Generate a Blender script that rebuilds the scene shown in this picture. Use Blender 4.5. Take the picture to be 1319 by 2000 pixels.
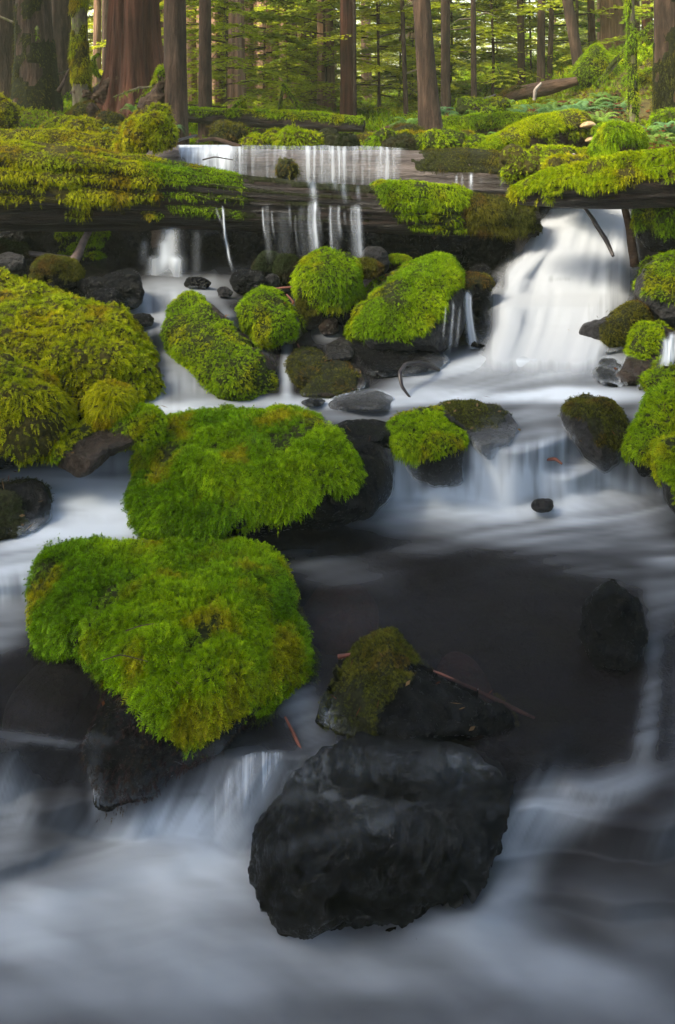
import bpy, bmesh, math, random
import numpy as np
from mathutils import Vector

for o in list(bpy.data.objects):
    bpy.data.objects.remove(o)
SC = bpy.context.scene
COL = SC.collection
rng = np.random.default_rng(7)
random.seed(7)

# ------------------------------------------------------------------ camera
F, CX, HY, CZ = 1600.0, 659.5, 150.0, 1.75     # focal length in photo pixels, centre, horizon row, eye height
cam_d = bpy.data.cameras.new('camera')
cam = bpy.data.objects.new('camera', cam_d); COL.objects.link(cam)
cam.location = (0, 0, CZ); cam.rotation_euler = (math.radians(90), 0, 0)
cam_d.sensor_fit = 'VERTICAL'; cam_d.sensor_height = 36; cam_d.sensor_width = 24
cam_d.lens = 36 * F / 2000.0
cam_d.shift_y = -(1000 - HY) / 2000.0
cam_d.clip_start = 0.05; cam_d.clip_end = 1000
SC.camera = cam

# ------------------------------------------------------------------ sky and sun
SUN_EL, SUN_AZ = math.radians(50), math.radians(-112)   # azimuth from +Y (away from the camera), towards +X
w = bpy.data.worlds.new("World"); SC.world = w; w.use_nodes = True
nt = w.node_tree; nt.nodes.clear()
sky = nt.nodes.new('ShaderNodeTexSky'); sky.sky_type = 'NISHITA'; sky.sun_disc = False
sky.sun_elevation = SUN_EL; sky.sun_rotation = SUN_AZ
sky.air_density = 1.0; sky.dust_density = 3.0; sky.ozone_density = 1.0
bg = nt.nodes.new('ShaderNodeBackground'); bg.inputs[1].default_value = 0.15
wo = nt.nodes.new('ShaderNodeOutputWorld')
nt.links.new(sky.outputs[0], bg.inputs[0]); nt.links.new(bg.outputs[0], wo.inputs[0])
sd = bpy.data.lights.new('sun', 'SUN'); sd.energy = 4.4; sd.angle = math.radians(24); sd.color = (1.0, 0.92, 0.74)
so = bpy.data.objects.new('sun', sd); COL.objects.link(so); so.location = (0, 0, 20)
sv = Vector((math.sin(SUN_AZ) * math.cos(SUN_EL), math.cos(SUN_AZ) * math.cos(SUN_EL), math.sin(SUN_EL)))
so.rotation_euler = sv.to_track_quat('Z', 'Y').to_euler()
SC.view_settings.view_transform = 'Standard'; SC.view_settings.look = 'None'
SC.view_settings.exposure = 2.0; SC.view_settings.gamma = 1.0; SC.view_settings.use_curve_mapping = False
SC.render.engine = 'CYCLES'
cy = SC.cycles
cy.max_bounces = 6; cy.diffuse_bounces = 4; cy.glossy_bounces = 2; cy.transmission_bounces = 3
cy.transparent_max_bounces = 24; cy.volume_bounces = 0
cy.use_denoising = True; cy.caustics_reflective = False; cy.caustics_refractive = False
cy.sample_clamp_indirect = 6; cy.volume_step_rate = 4.0

# ------------------------------------------------------------------ numbers
def P(px, py, D):
    px = np.asarray(px, float); py = np.asarray(py, float); D = np.asarray(D, float)
    return np.stack(np.broadcast_arrays((px - CX) * D / F, D, CZ - (py - HY) * D / F), -1)

def proj(V):
    D = np.maximum(V[:, 1], 0.05)
    return CX + V[:, 0] * F / D, HY - (V[:, 2] - CZ) * F / D

def hsh(x, y, z, s):
    h = (x * 374761393 + y * 668265263 + z * 2147483647 + s * 974634777) & 0xffffffff
    h = ((h ^ (h >> 13)) * 1274126177) & 0xffffffff
    h = ((h ^ (h >> 16)) * 2246822519) & 0xffffffff
    return ((h ^ (h >> 15)) & 0xffffff) / 16777215.0

def vn(p, s=0):
    p = np.asarray(p, float); i = np.floor(p).astype(np.int64); f = p - i
    f = f * f * f * (f * (f * 6 - 15) + 10)
    x, y, z = i[:, 0], i[:, 1], i[:, 2]; r = 0
    for a in (0, 1):
        for b in (0, 1):
            for c in (0, 1):
                wgt = (f[:, 0] if a else 1 - f[:, 0]) * (f[:, 1] if b else 1 - f[:, 1]) * (f[:, 2] if c else 1 - f[:, 2])
                r = r + wgt * hsh(x + a, y + b, z + c, s)
    return r * 2 - 1

def fbm(p, freq, octs=4, s=0, gain=0.5):
    p = np.asarray(p, float); r = 0; a = 1.0; t = 0
    for k in range(octs):
        r = r + a * vn(p * freq + 13.7 * k, s + k); t += a; a *= gain; freq *= 2.03
    return r / t

def sstep(a, b, x):
    t = np.clip((x - a) / (b - a), 0, 1); return t * t * (3 - 2 * t)

def nrm(v):
    return v / np.maximum(np.linalg.norm(v, axis=-1, keepdims=True), 1e-9)

def sdist(px, py, poly):
    """signed distance to a polygon in pixels, positive inside"""
    poly = np.asarray(poly, float); d = np.full(px.shape, 1e9); ins = np.zeros(px.shape, bool)
    n = len(poly)
    for i in range(n):
        x1, y1 = poly[i]; x2, y2 = poly[(i + 1) % n]
        ex, ey = x2 - x1, y2 - y1
        t = np.clip(((px - x1) * ex + (py - y1) * ey) / (ex * ex + ey * ey + 1e-9), 0, 1)
        d = np.minimum(d, np.hypot(px - x1 - t * ex, py - y1 - t * ey))
        c = ((y1 > py) != (y2 > py)) & (px < (x2 - x1) * (py - y1) / (y2 - y1 + 1e-12) + x1)
        ins ^= c
    return np.where(ins, d, -d)

# ------------------------------------------------------------------ mesh helpers
def mesh(name, V, polys, mat, smooth=True, tint=None, uv=None, attrs=None):
    """polys: list of int arrays (n,3) or (n,4)"""
    me = bpy.data.meshes.new(name)
    V = np.ascontiguousarray(V, dtype=np.float32)
    polys = [np.asarray(p, dtype=np.int32) for p in polys if len(p)]
    me.vertices.add(len(V)); me.vertices.foreach_set('co', V.ravel())
    loops = np.concatenate([p.ravel() for p in polys]); tot = np.concatenate([np.full(len(p), p.shape[1], np.int32) for p in polys])
    me.loops.add(len(loops)); me.loops.foreach_set('vertex_index', loops)
    me.polygons.add(len(tot)); me.polygons.foreach_set('loop_start', np.concatenate([[0], np.cumsum(tot)[:-1]]).astype(np.int32))
    me.polygons.foreach_set('loop_total', tot)
    me.polygons.foreach_set('use_smooth', np.full(len(tot), smooth))
    me.update(calc_edges=True)
    if tint is not None:
        a = me.attributes.new('tint', 'FLOAT_COLOR', 'POINT')
        c = np.ones((len(V), 4), np.float32); c[:, :3] = tint; a.data.foreach_set('color', c.ravel())
    for k, v in (attrs or {}).items():
        a = me.attributes.new(k, 'FLOAT', 'POINT'); a.data.foreach_set('value', np.ascontiguousarray(v, np.float32))
    if uv is not None:
        ul = me.uv_layers.new(name='UVMap'); ul.data.foreach_set('uv', np.ascontiguousarray(uv[loops], np.float32).ravel())
    if mat: me.materials.append(mat)
    return me

def link(name, me, parent=None, loc=(0, 0, 0)):
    o = bpy.data.objects.new(name, me); COL.objects.link(o); o.location = loc
    if parent: o.parent = parent
    return o

def tag(o, label=None, cat=None, group=None, kind=None):
    if label: o['label'] = label
    if cat: o['category'] = cat
    if group: o['group'] = group
    if kind: o['kind'] = kind
    return o

def normals(V, polys):
    N = np.zeros_like(V)
    for p in polys:
        n = np.cross(V[p[:, 1]] - V[p[:, 0]], V[p[:, 2]] - V[p[:, 0]])
        if p.shape[1] == 4: n = n + np.cross(V[p[:, 2]] - V[p[:, 0]], V[p[:, 3]] - V[p[:, 0]])
        for k in range(p.shape[1]): np.add.at(N, p[:, k], n)
    return nrm(N)

def tris(polys):
    r = []
    for p in polys:
        r.append(p[:, :3])
        if p.shape[1] == 4: r.append(p[:, [0, 2, 3]])
    return np.concatenate(r)

ICO = {}
def ico(s):
    if s not in ICO:
        bm = bmesh.new(); bmesh.ops.create_icosphere(bm, subdivisions=s, radius=1)
        ICO[s] = (np.array([v.co[:] for v in bm.verts]), np.array([[v.index for v in f.verts] for f in bm.faces]))
        bm.free()
    return ICO[s]

# ------------------------------------------------------------------ materials
def nodes(name):
    m = bpy.data.materials.new(name); m.use_nodes = True; t = m.node_tree; t.nodes.clear()
    out = t.nodes.new('ShaderNodeOutputMaterial')
    def N(kind, **kw):
        n = t.nodes.new('ShaderNode' + kind)
        for k, v in kw.items():
            if k in n.inputs: n.inputs[k].default_value = v
            else: setattr(n, k, v)
        return n
    return m, t, out, N, t.links.new

def ramp(N, stops):
    r = N('ValToRGB'); e = r.color_ramp.elements
    while len(e) < len(stops): e.new(0.5)
    for i, (p, c) in enumerate(stops):
        e[i].position = p; e[i].color = (c if len(c) == 4 else (*c, 1)) if not isinstance(c, float) else (c, c, c, 1)
    return r

def m_rock(name, dark, light, spot, rough=0.35, bump=0.6, scale=1.0, spec=0.2, dist=0.035):
    m, t, out, N, L = nodes(name)
    tc = N('TexCoord'); n1 = N('TexNoise', Scale=6 * scale, Detail=8.0, Roughness=0.65)
    n2 = N('TexNoise', Scale=55 * scale, Detail=6.0, Roughness=0.7); v = N('TexVoronoi', Scale=38 * scale)
    for n in (n1, n2, v): L(tc.outputs['Object'], n.inputs['Vector'])
    r = ramp(N, [(0.3, dark), (0.62, light), (0.8, spot)]); L(n1.outputs[0], r.inputs[0])
    mx = N('MixRGB', blend_type='MULTIPLY'); mx.inputs[0].default_value = 0.7
    r2 = ramp(N, [(0.35, (0.35, 0.35, 0.35)), (0.65, (1.3, 1.3, 1.3))]); L(n2.outputs[0], r2.inputs[0])
    L(r.outputs[0], mx.inputs[1]); L(r2.outputs[0], mx.inputs[2])
    b = N('BsdfPrincipled'); L(mx.outputs[0], b.inputs['Base Color']); b.inputs['Specular IOR Level'].default_value = spec
    rr = N('MapRange'); rr.inputs[3].default_value = rough * 0.6; rr.inputs[4].default_value = min(rough * 1.7, 1)
    L(n2.outputs[0], rr.inputs[0]); L(rr.outputs[0], b.inputs['Roughness'])
    bp = N('Bump', Strength=bump, Distance=dist); ad = N('Math', operation='ADD'); L(n2.outputs[0], ad.inputs[0])
    ml = N('Math', operation='MULTIPLY'); ml.inputs[1].default_value = 0.5; L(v.outputs[0], ml.inputs[0]); L(ml.outputs[0], ad.inputs[1])
    L(ad.outputs[0], bp.inputs['Height']); L(bp.outputs[0], b.inputs['Normal'])
    L(b.outputs[0], out.inputs[0]); return m

def m_leaf(name, trans=0.3, rough=0.6, spec=0.25):
    """foliage: colour comes from the 'tint' each frond or leaf carries"""
    m, t, out, N, L = nodes(name)
    a = N('Attribute', attribute_name='tint')
    b = N('BsdfPrincipled', Roughness=rough); b.inputs['Specular IOR Level'].default_value = spec
    L(a.outputs['Color'], b.inputs['Base Color'])
    tr = N('BsdfTranslucent'); L(a.outputs['Color'], tr.inputs[0])
    mx = N('MixShader'); mx.inputs[0].default_value = trans
    L(b.outputs[0], mx.inputs[1]); L(tr.outputs[0], mx.inputs[2]); L(mx.outputs[0], out.inputs[0]); return m

def m_cushion(name, c1, c2, scale=60):
    m, t, out, N, L = nodes(name)
    tc = N('TexCoord'); n = N('TexNoise', Scale=scale, Detail=8.0, Roughness=0.75); L(tc.outputs['Object'], n.inputs['Vector'])
    r = ramp(N, [(0.35, c1), (0.65, c2)]); L(n.outputs[0], r.inputs[0])
    b = N('BsdfPrincipled', Roughness=0.9); b.inputs['Specular IOR Level'].default_value = 0.15
    L(r.outputs[0], b.inputs['Base Color'])
    bp = N('Bump', Strength=1.0, Distance=0.02); L(n.outputs[0], bp.inputs['Height']); L(bp.outputs[0], b.inputs['Normal'])
    L(b.outputs[0], out.inputs[0]); return m

def m_bark(name, c1, c2, c3, stretch=0.09, scale=14, rough=0.85, moss=0.0, axis='z'):
    m, t, out, N, L = nodes(name)
    tc = N('TexCoord'); mp = N('Mapping'); L(tc.outputs['Object'], mp.inputs[0])
    mp.inputs['Scale'].default_value = (1, 1, stretch) if axis == 'z' else (stretch, 1, 1)
    n1 = N('TexNoise', Scale=scale, Detail=8.0, Roughness=0.7); L(mp.outputs[0], n1.inputs['Vector'])
    n2 = N('TexNoise', Scale=2.0, Detail=3.0); L(tc.outputs['Object'], n2.inputs['Vector'])
    r = ramp(N, [(0.32, c1), (0.52, c2), (0.72, c3)]); L(n1.outputs[0], r.inputs[0])
    r2 = ramp(N, [(0.35, (0.65, 0.65, 0.65)), (0.7, (1.25, 1.2, 1.15))]); L(n2.outputs[0], r2.inputs[0])
    mx = N('MixRGB', blend_type='MULTIPLY'); mx.inputs[0].default_value = 1; L(r.outputs[0], mx.inputs[1]); L(r2.outputs[0], mx.inputs[2])
    col = mx.outputs[0]
    n3 = N('TexNoise', Scale=9.0, Detail=8.0, Roughness=0.75); L(tc.outputs['Object'], n3.inputs['Vector'])
    r3 = ramp(N, [(0.66 - 0.3 * moss, (0, 0, 0)), (0.76 - 0.3 * moss, (1, 1, 1))]); L(n3.outputs[0], r3.inputs[0])
    m2 = N('MixRGB'); m2.inputs[2].default_value = (0.13, 0.15, 0.03, 1) if moss else (0.24, 0.22, 0.18, 1)
    f = N('Math', operation='MULTIPLY'); f.inputs[1].default_value = 0.9 if moss else 0.45
    L(r3.outputs[0], f.inputs[0]); L(f.outputs[0], m2.inputs[0]); L(col, m2.inputs[1])
    b = N('BsdfPrincipled', Roughness=rough); b.inputs['Specular IOR Level'].default_value = 0.3 if rough > 0.6 else 0.35
    L(m2.outputs[0], b.inputs['Base Color'])
    bp = N('Bump', Strength=1.0, Distance=0.06); L(n1.outputs[0], bp.inputs['Height']); L(bp.outputs[0], b.inputs['Normal'])
    L(b.outputs[0], out.inputs[0]); return m

def m_plain(name, c, rough=0.7, spec=0.4):
    m, t, out, N, L = nodes(name)
    tc = N('TexCoord'); n = N('TexNoise', Scale=40.0, Detail=5.0); L(tc.outputs['Object'], n.inputs['Vector'])
    r = ramp(N, [(0.3, tuple(x * 0.55 for x in c)), (0.7, tuple(min(x * 1.35, 1) for x in c))]); L(n.outputs[0], r.inputs[0])
    b = N('BsdfPrincipled', Roughness=rough); b.inputs['Specular IOR Level'].default_value = spec
    L(r.outputs[0], b.inputs['Base Color']); L(b.outputs[0], out.inputs[0]); return m

def soft_normal(N, L, amt):
    g = N('NewGeometry'); a = N('VectorMath', operation='ADD'); a.inputs[1].default_value = (0, 0, amt); n = N('VectorMath', operation='NORMALIZE')
    L(g.outputs['Normal'], a.inputs[0]); L(a.outputs[0], n.inputs[0]); return n.outputs[0]

def m_water(name):
    """clear dark water that turns to milky aerated foam where 'foam' is high; 'clear' lets the bed show"""
    m, t, out, N, L = nodes(name)
    a = N('Attribute', attribute_name='foam'); c = N('Attribute', attribute_name='cover')
    g = N('BsdfPrincipled', Roughness=0.33); g.inputs['Base Color'].default_value = (0.010, 0.008, 0.009, 1)
    g.inputs['Specular IOR Level'].default_value = 0.07
    fo = N('BsdfDiffuse'); fo.inputs[0].default_value = (0.60, 0.645, 0.70, 1)
    tl = N('BsdfTranslucent'); tl.inputs[0].default_value = (0.60, 0.645, 0.70, 1)
    L(soft_normal(N, L, 1.4), fo.inputs['Normal'])
    fm = N('MixShader'); fm.inputs[0].default_value = 0.2; L(fo.outputs[0], fm.inputs[1]); L(tl.outputs[0], fm.inputs[2])
    mx = N('MixShader'); L(a.outputs['Fac'], mx.inputs[0]); L(g.outputs[0], mx.inputs[1]); L(fm.outputs[0], mx.inputs[2])
    tr = N('BsdfTransparent'); m2 = N('MixShader'); L(c.outputs['Fac'], m2.inputs[0])
    L(tr.outputs[0], m2.inputs[1]); L(mx.outputs[0], m2.inputs[2]); L(m2.outputs[0], out.inputs[0]); return m

def m_veil(name, us=17.0, vs=0.45, lo=0.40, hi=0.72, col=(0.60, 0.64, 0.69)):
    """falling water: transparent between threads, streaks run along v"""
    m, t, out, N, L = nodes(name)
    a = N('Attribute', attribute_name='foam'); tc = N('TexCoord'); mp = N('Mapping'); L(tc.outputs['UV'], mp.inputs[0])
    mp.inputs['Scale'].default_value = (us, vs, 1)
    n = N('TexNoise', Scale=1.0, Detail=4.0, Roughness=0.55); L(mp.outputs[0], n.inputs['Vector'])
    r = N('MapRange'); r.inputs[1].default_value = lo; r.inputs[2].default_value = hi; r.interpolation_type = 'SMOOTHSTEP'
    L(n.outputs[0], r.inputs[0])
    # solid where foam is high, threads where it is low
    s = N('Math', operation='MULTIPLY'); L(r.outputs[0], s.inputs[0]); L(a.outputs['Fac'], s.inputs[1])
    p = N('Math', operation='POWER'); L(a.outputs['Fac'], p.inputs[0]); p.inputs[1].default_value = 2.5
    ad = N('Math', operation='ADD', use_clamp=True); L(s.outputs[0], ad.inputs[0]); L(p.outputs[0], ad.inputs[1])
    fo = N('BsdfDiffuse'); fo.inputs[0].default_value = (*col, 1)
    tl = N('BsdfTranslucent'); tl.inputs[0].default_value = (*col, 1)
    L(soft_normal(N, L, 1.1), fo.inputs['Normal'])
    fm = N('MixShader'); fm.inputs[0].default_value = 0.25; L(fo.outputs[0], fm.inputs[1]); L(tl.outputs[0], fm.inputs[2])
    tr = N('BsdfTransparent'); m2 = N('MixShader'); L(ad.outputs[0], m2.inputs[0]); L(tr.outputs[0], m2.inputs[1]); L(fm.outputs[0], m2.inputs[2])
    L(m2.outputs[0], out.inputs[0]); return m

M = dict(
    basalt=m_rock('wet_basalt', (0.003, 0.003, 0.0035), (0.010, 0.010, 0.011), (0.04, 0.04, 0.045), 0.22, 1.0, 1.0, 0.15),
    grey=m_rock('grey_stone', (0.012, 0.011, 0.012), (0.050, 0.047, 0.047), (0.15, 0.145, 0.14), 0.32, 1.0),
    brown=m_rock('brown_stone', (0.014, 0.010, 0.008), (0.055, 0.038, 0.028), (0.12, 0.09, 0.07), 0.36, 0.9),
    moss=m_leaf('moss_leaf', 0.35, 0.6, 0.08),
    leaf=m_leaf('needle_leaf', 0.6, 0.5, 0.25),
    cush_y=m_cushion('moss_mat_yellow', (0.015, 0.013, 0.004), (0.07, 0.06, 0.008)),
    cush_g=m_cushion('moss_mat_green', (0.008, 0.011, 0.003), (0.04, 0.048, 0.007)),
    debris=m_cushion('dead_moss_mat', (0.008, 0.006, 0.005), (0.03, 0.02, 0.014)),
    cush_d=m_cushion('moss_mat_dark', (0.008, 0.008, 0.005), (0.03, 0.033, 0.009)),
    ground=m_cushion('forest_soil', (0.03, 0.018, 0.010), (0.10, 0.085, 0.022), 9),
    bed=m_rock('streambed', (0.003, 0.0025, 0.0025), (0.012, 0.008, 0.007), (0.03, 0.012, 0.008), 0.7, 0.5, 0.6, 0.08),
    cedar=m_bark('cedar_bark', (0.020, 0.007, 0.004), (0.095, 0.034, 0.019), (0.20, 0.085, 0.05), 0.07, 13),
    dark_bark=m_bark('dark_bark', (0.016, 0.009, 0.006), (0.072, 0.042, 0.027), (0.19, 0.12, 0.08), 0.16, 16),
    grey_bark=m_bark('pale_bark', (0.07, 0.034, 0.02), (0.26, 0.15, 0.09), (0.45, 0.29, 0.19), 0.06, 16),
    mossy_bark=m_bark('mossy_bark', (0.05, 0.035, 0.02), (0.17, 0.14, 0.09), (0.28, 0.26, 0.19), 0.3, 14, moss=0.55),
    wetlog=m_bark('wet_log', (0.003, 0.002, 0.002), (0.016, 0.009, 0.007), (0.07, 0.038, 0.028), 0.05, 20, 0.4, axis='x'),
    palelog=m_bark('bare_log', (0.03, 0.022, 0.018), (0.11, 0.088, 0.078), (0.24, 0.20, 0.18), 0.07, 14, 0.38, axis='x'),
    oldlog=m_bark('rotten_log', (0.018, 0.009, 0.006), (0.075, 0.042, 0.024), (0.16, 0.10, 0.06), 0.12, 12, 0.8, axis='x'),
    redstick=m_plain('red_wood', (0.13, 0.038, 0.022), 0.6), stick=m_plain('dark_stick', (0.028, 0.02, 0.018), 0.4),
    palestick=m_plain('bleached_wood', (0.33, 0.27, 0.22), 0.6), plank=m_plain('weathered_plank', (0.12, 0.085, 0.075), 0.5),
    fungus=m_plain('bracket_fungus', (0.32, 0.22, 0.11), 0.6), cutwood=m_plain('cut_wood', (0.30, 0.15, 0.07), 0.7),
    thread=m_veil('water_thread', 3.0, 1.0, -1.0, 0.0),
    film=m_veil('water_film_mat', 4.0, 2.0, .1, .6),
    rust=m_rock('rust_stone', (0.015, 0.005, 0.004), (0.07, 0.022, 0.014), (0.10, 0.035, 0.022), 0.6, 0.6, 1.0, 0.2),
    black=m_rock('black_wet_rock', (0.0015, 0.0015, 0.002), (0.006, 0.006, 0.007), (0.03, 0.03, 0.034), 0.10, 1.0, .8, 0.48, .12),
    water=m_water('stream_water'), veil=m_veil('falling_water'), fall=m_veil('white_fall', 7.0, 0.5, 0.1, 0.7, (0.44, 0.46, 0.49)),
)

# ------------------------------------------------------------------ the stream: level h below the eye, by photo position
HC = [  # x, y, metres below the eye
    (-500, 2500, 1.74), (0, 2400, 1.73), (700, 2400, 1.73), (1400, 2400, 1.73), (1900, 2400, 1.73),
    (1100, 1560, 1.60), (1250, 1590, 1.59), (1450, 1600, 1.6), (1000, 1560, 1.58), (80, 1530, 1.60), (-200, 1520, 1.58), (450, 1540, 1.60),
    (1000, 900, 1.37), (1100, 905, 1.38), (1250, 890, 1.35), (860, 910, 1.36),
    (0, 1900, 1.73), (300, 1750, 1.73), (700, 1900, 1.73), (1200, 1850, 1.73), (1500, 1850, 1.73), (-300, 1850, 1.73),
    (-40, 1780, 1.72), (0, 1660, 1.66), (-300, 1680, 1.67), (120, 1690, 1.70), (250, 1650, 1.71), (430, 1640, 1.70), (560, 1640, 1.69), (1000, 1660, 1.69), (1250, 1680, 1.67), (1450, 1690, 1.67),
    (0, 1430, 1.49), (150, 1430, 1.49), (-300, 1430, 1.49), (520, 1440, 1.49), (620, 1440, 1.495), (800, 1450, 1.50), (1010, 1440, 1.50), (1230, 1440, 1.515), (1500, 1440, 1.515), (1200, 1520, 1.56), (1450, 1510, 1.55),
    (0, 1300, 1.49), (200, 1300, 1.49), (700, 1250, 1.49), (1000, 1250, 1.49), (1250, 1250, 1.49), (1500, 1250, 1.49), (-300, 1300, 1.49),
    (700, 1100, 1.49), (1000, 1080, 1.49), (1250, 1080, 1.48), (1500, 1080, 1.48), (0, 1210, 1.47), (-300, 1200, 1.47),
    (0, 1070, 1.40), (200, 1050, 1.40), (-300, 1060, 1.40), (0, 940, 1.38), (200, 950, 1.38), (-300, 940, 1.38), (300, 930, 1.36),
    (800, 990, 1.48), (1000, 980, 1.48), (1250, 970, 1.47), (1500, 970, 1.46),
    (800, 860, 1.27), (1000, 850, 1.27), (1250, 840, 1.26), (1500, 840, 1.26), (330, 840, 1.28), (500, 840, 1.27),
    (400, 790, 1.25), (600, 780, 1.25), (900, 780, 1.25), (1200, 780, 1.25), (1500, 780, 1.25),
    (700, 700, 1.24), (950, 700, 1.24), (1200, 700, 1.24), (1500, 700, 1.2),
    (360, 700, 1.19), (300, 620, 1.08), (330, 570, 1.02), (450, 580, 1.03), (200, 560, 1.00), (0, 560, 1.0), (-300, 560, 1.0),
    (600, 660, 1.20), (800, 640, 1.22), (600, 600, 1.12), (800, 580, 1.14), (500, 560, 1.06), (700, 530, 1.06), (900, 560, 1.15), (500, 500, 1.0), (0, 500, 0.98), (900, 500, 1.1),
    (1100, 600, 1.27), (1000, 640, 1.27), (1100, 540, 1.27), (1500, 600, 1.2), (1200, 500, 1.25),
]
GX = np.arange(-740, 2061, 8.0); GY = np.arange(470, 2640, 8.0)
gx, gy = np.meshgrid(GX, GY)
wp = np.stack([gx.ravel() / 150, gy.ravel() / 110, 0 * gx.ravel()], -1)
wx = gx + 60 * fbm(wp, 1.0, 2, 33).reshape(gx.shape); wyy = gy + 42 * fbm(wp, 1.0, 2, 34).reshape(gx.shape) * sstep(700, 900, gy)
num = np.zeros_like(gx); den = np.zeros_like(gx)
for (x, y, h) in HC:
    d2 = ((wx - x) * 0.4) ** 2 + (wyy - y) ** 2 + 30.0
    k = 1.0 / d2 ** 2.2
    num += k * h; den += k
H = num / den
for _ in range(5):
    H = (np.roll(H, 1, 0) + np.roll(H, -1, 0) + np.roll(H, 1, 1) + np.roll(H, -1, 1) + 2 * H) / 6 * (1) if False else H
def blur(A, n):
    for _ in range(n):
        B = np.pad(A, 1, mode='edge')
        A = (B[:-2, 1:-1] + B[2:, 1:-1] + B[1:-1, :-2] + B[1:-1, 2:] + 4 * A) / 8
    return A
H = blur(H, 10)
WD = F * H / (gy - HY)
WD = np.minimum.accumulate(WD, axis=0)
def waterD(px, py):
    fx = np.clip((np.asarray(px, float) - GX[0]) / 8, 0, len(GX) - 1.001); fy = np.clip((np.asarray(py, float) - GY[0]) / 8, 0, len(GY) - 1.001)
    ix = fx.astype(int); iy = fy.astype(int); a = fx - ix; b = fy - iy
    return (WD[iy, ix] * (1 - a) + WD[iy, ix + 1] * a) * (1 - b) + (WD[iy + 1, ix] * (1 - a) + WD[iy + 1, ix + 1] * a) * b

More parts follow.
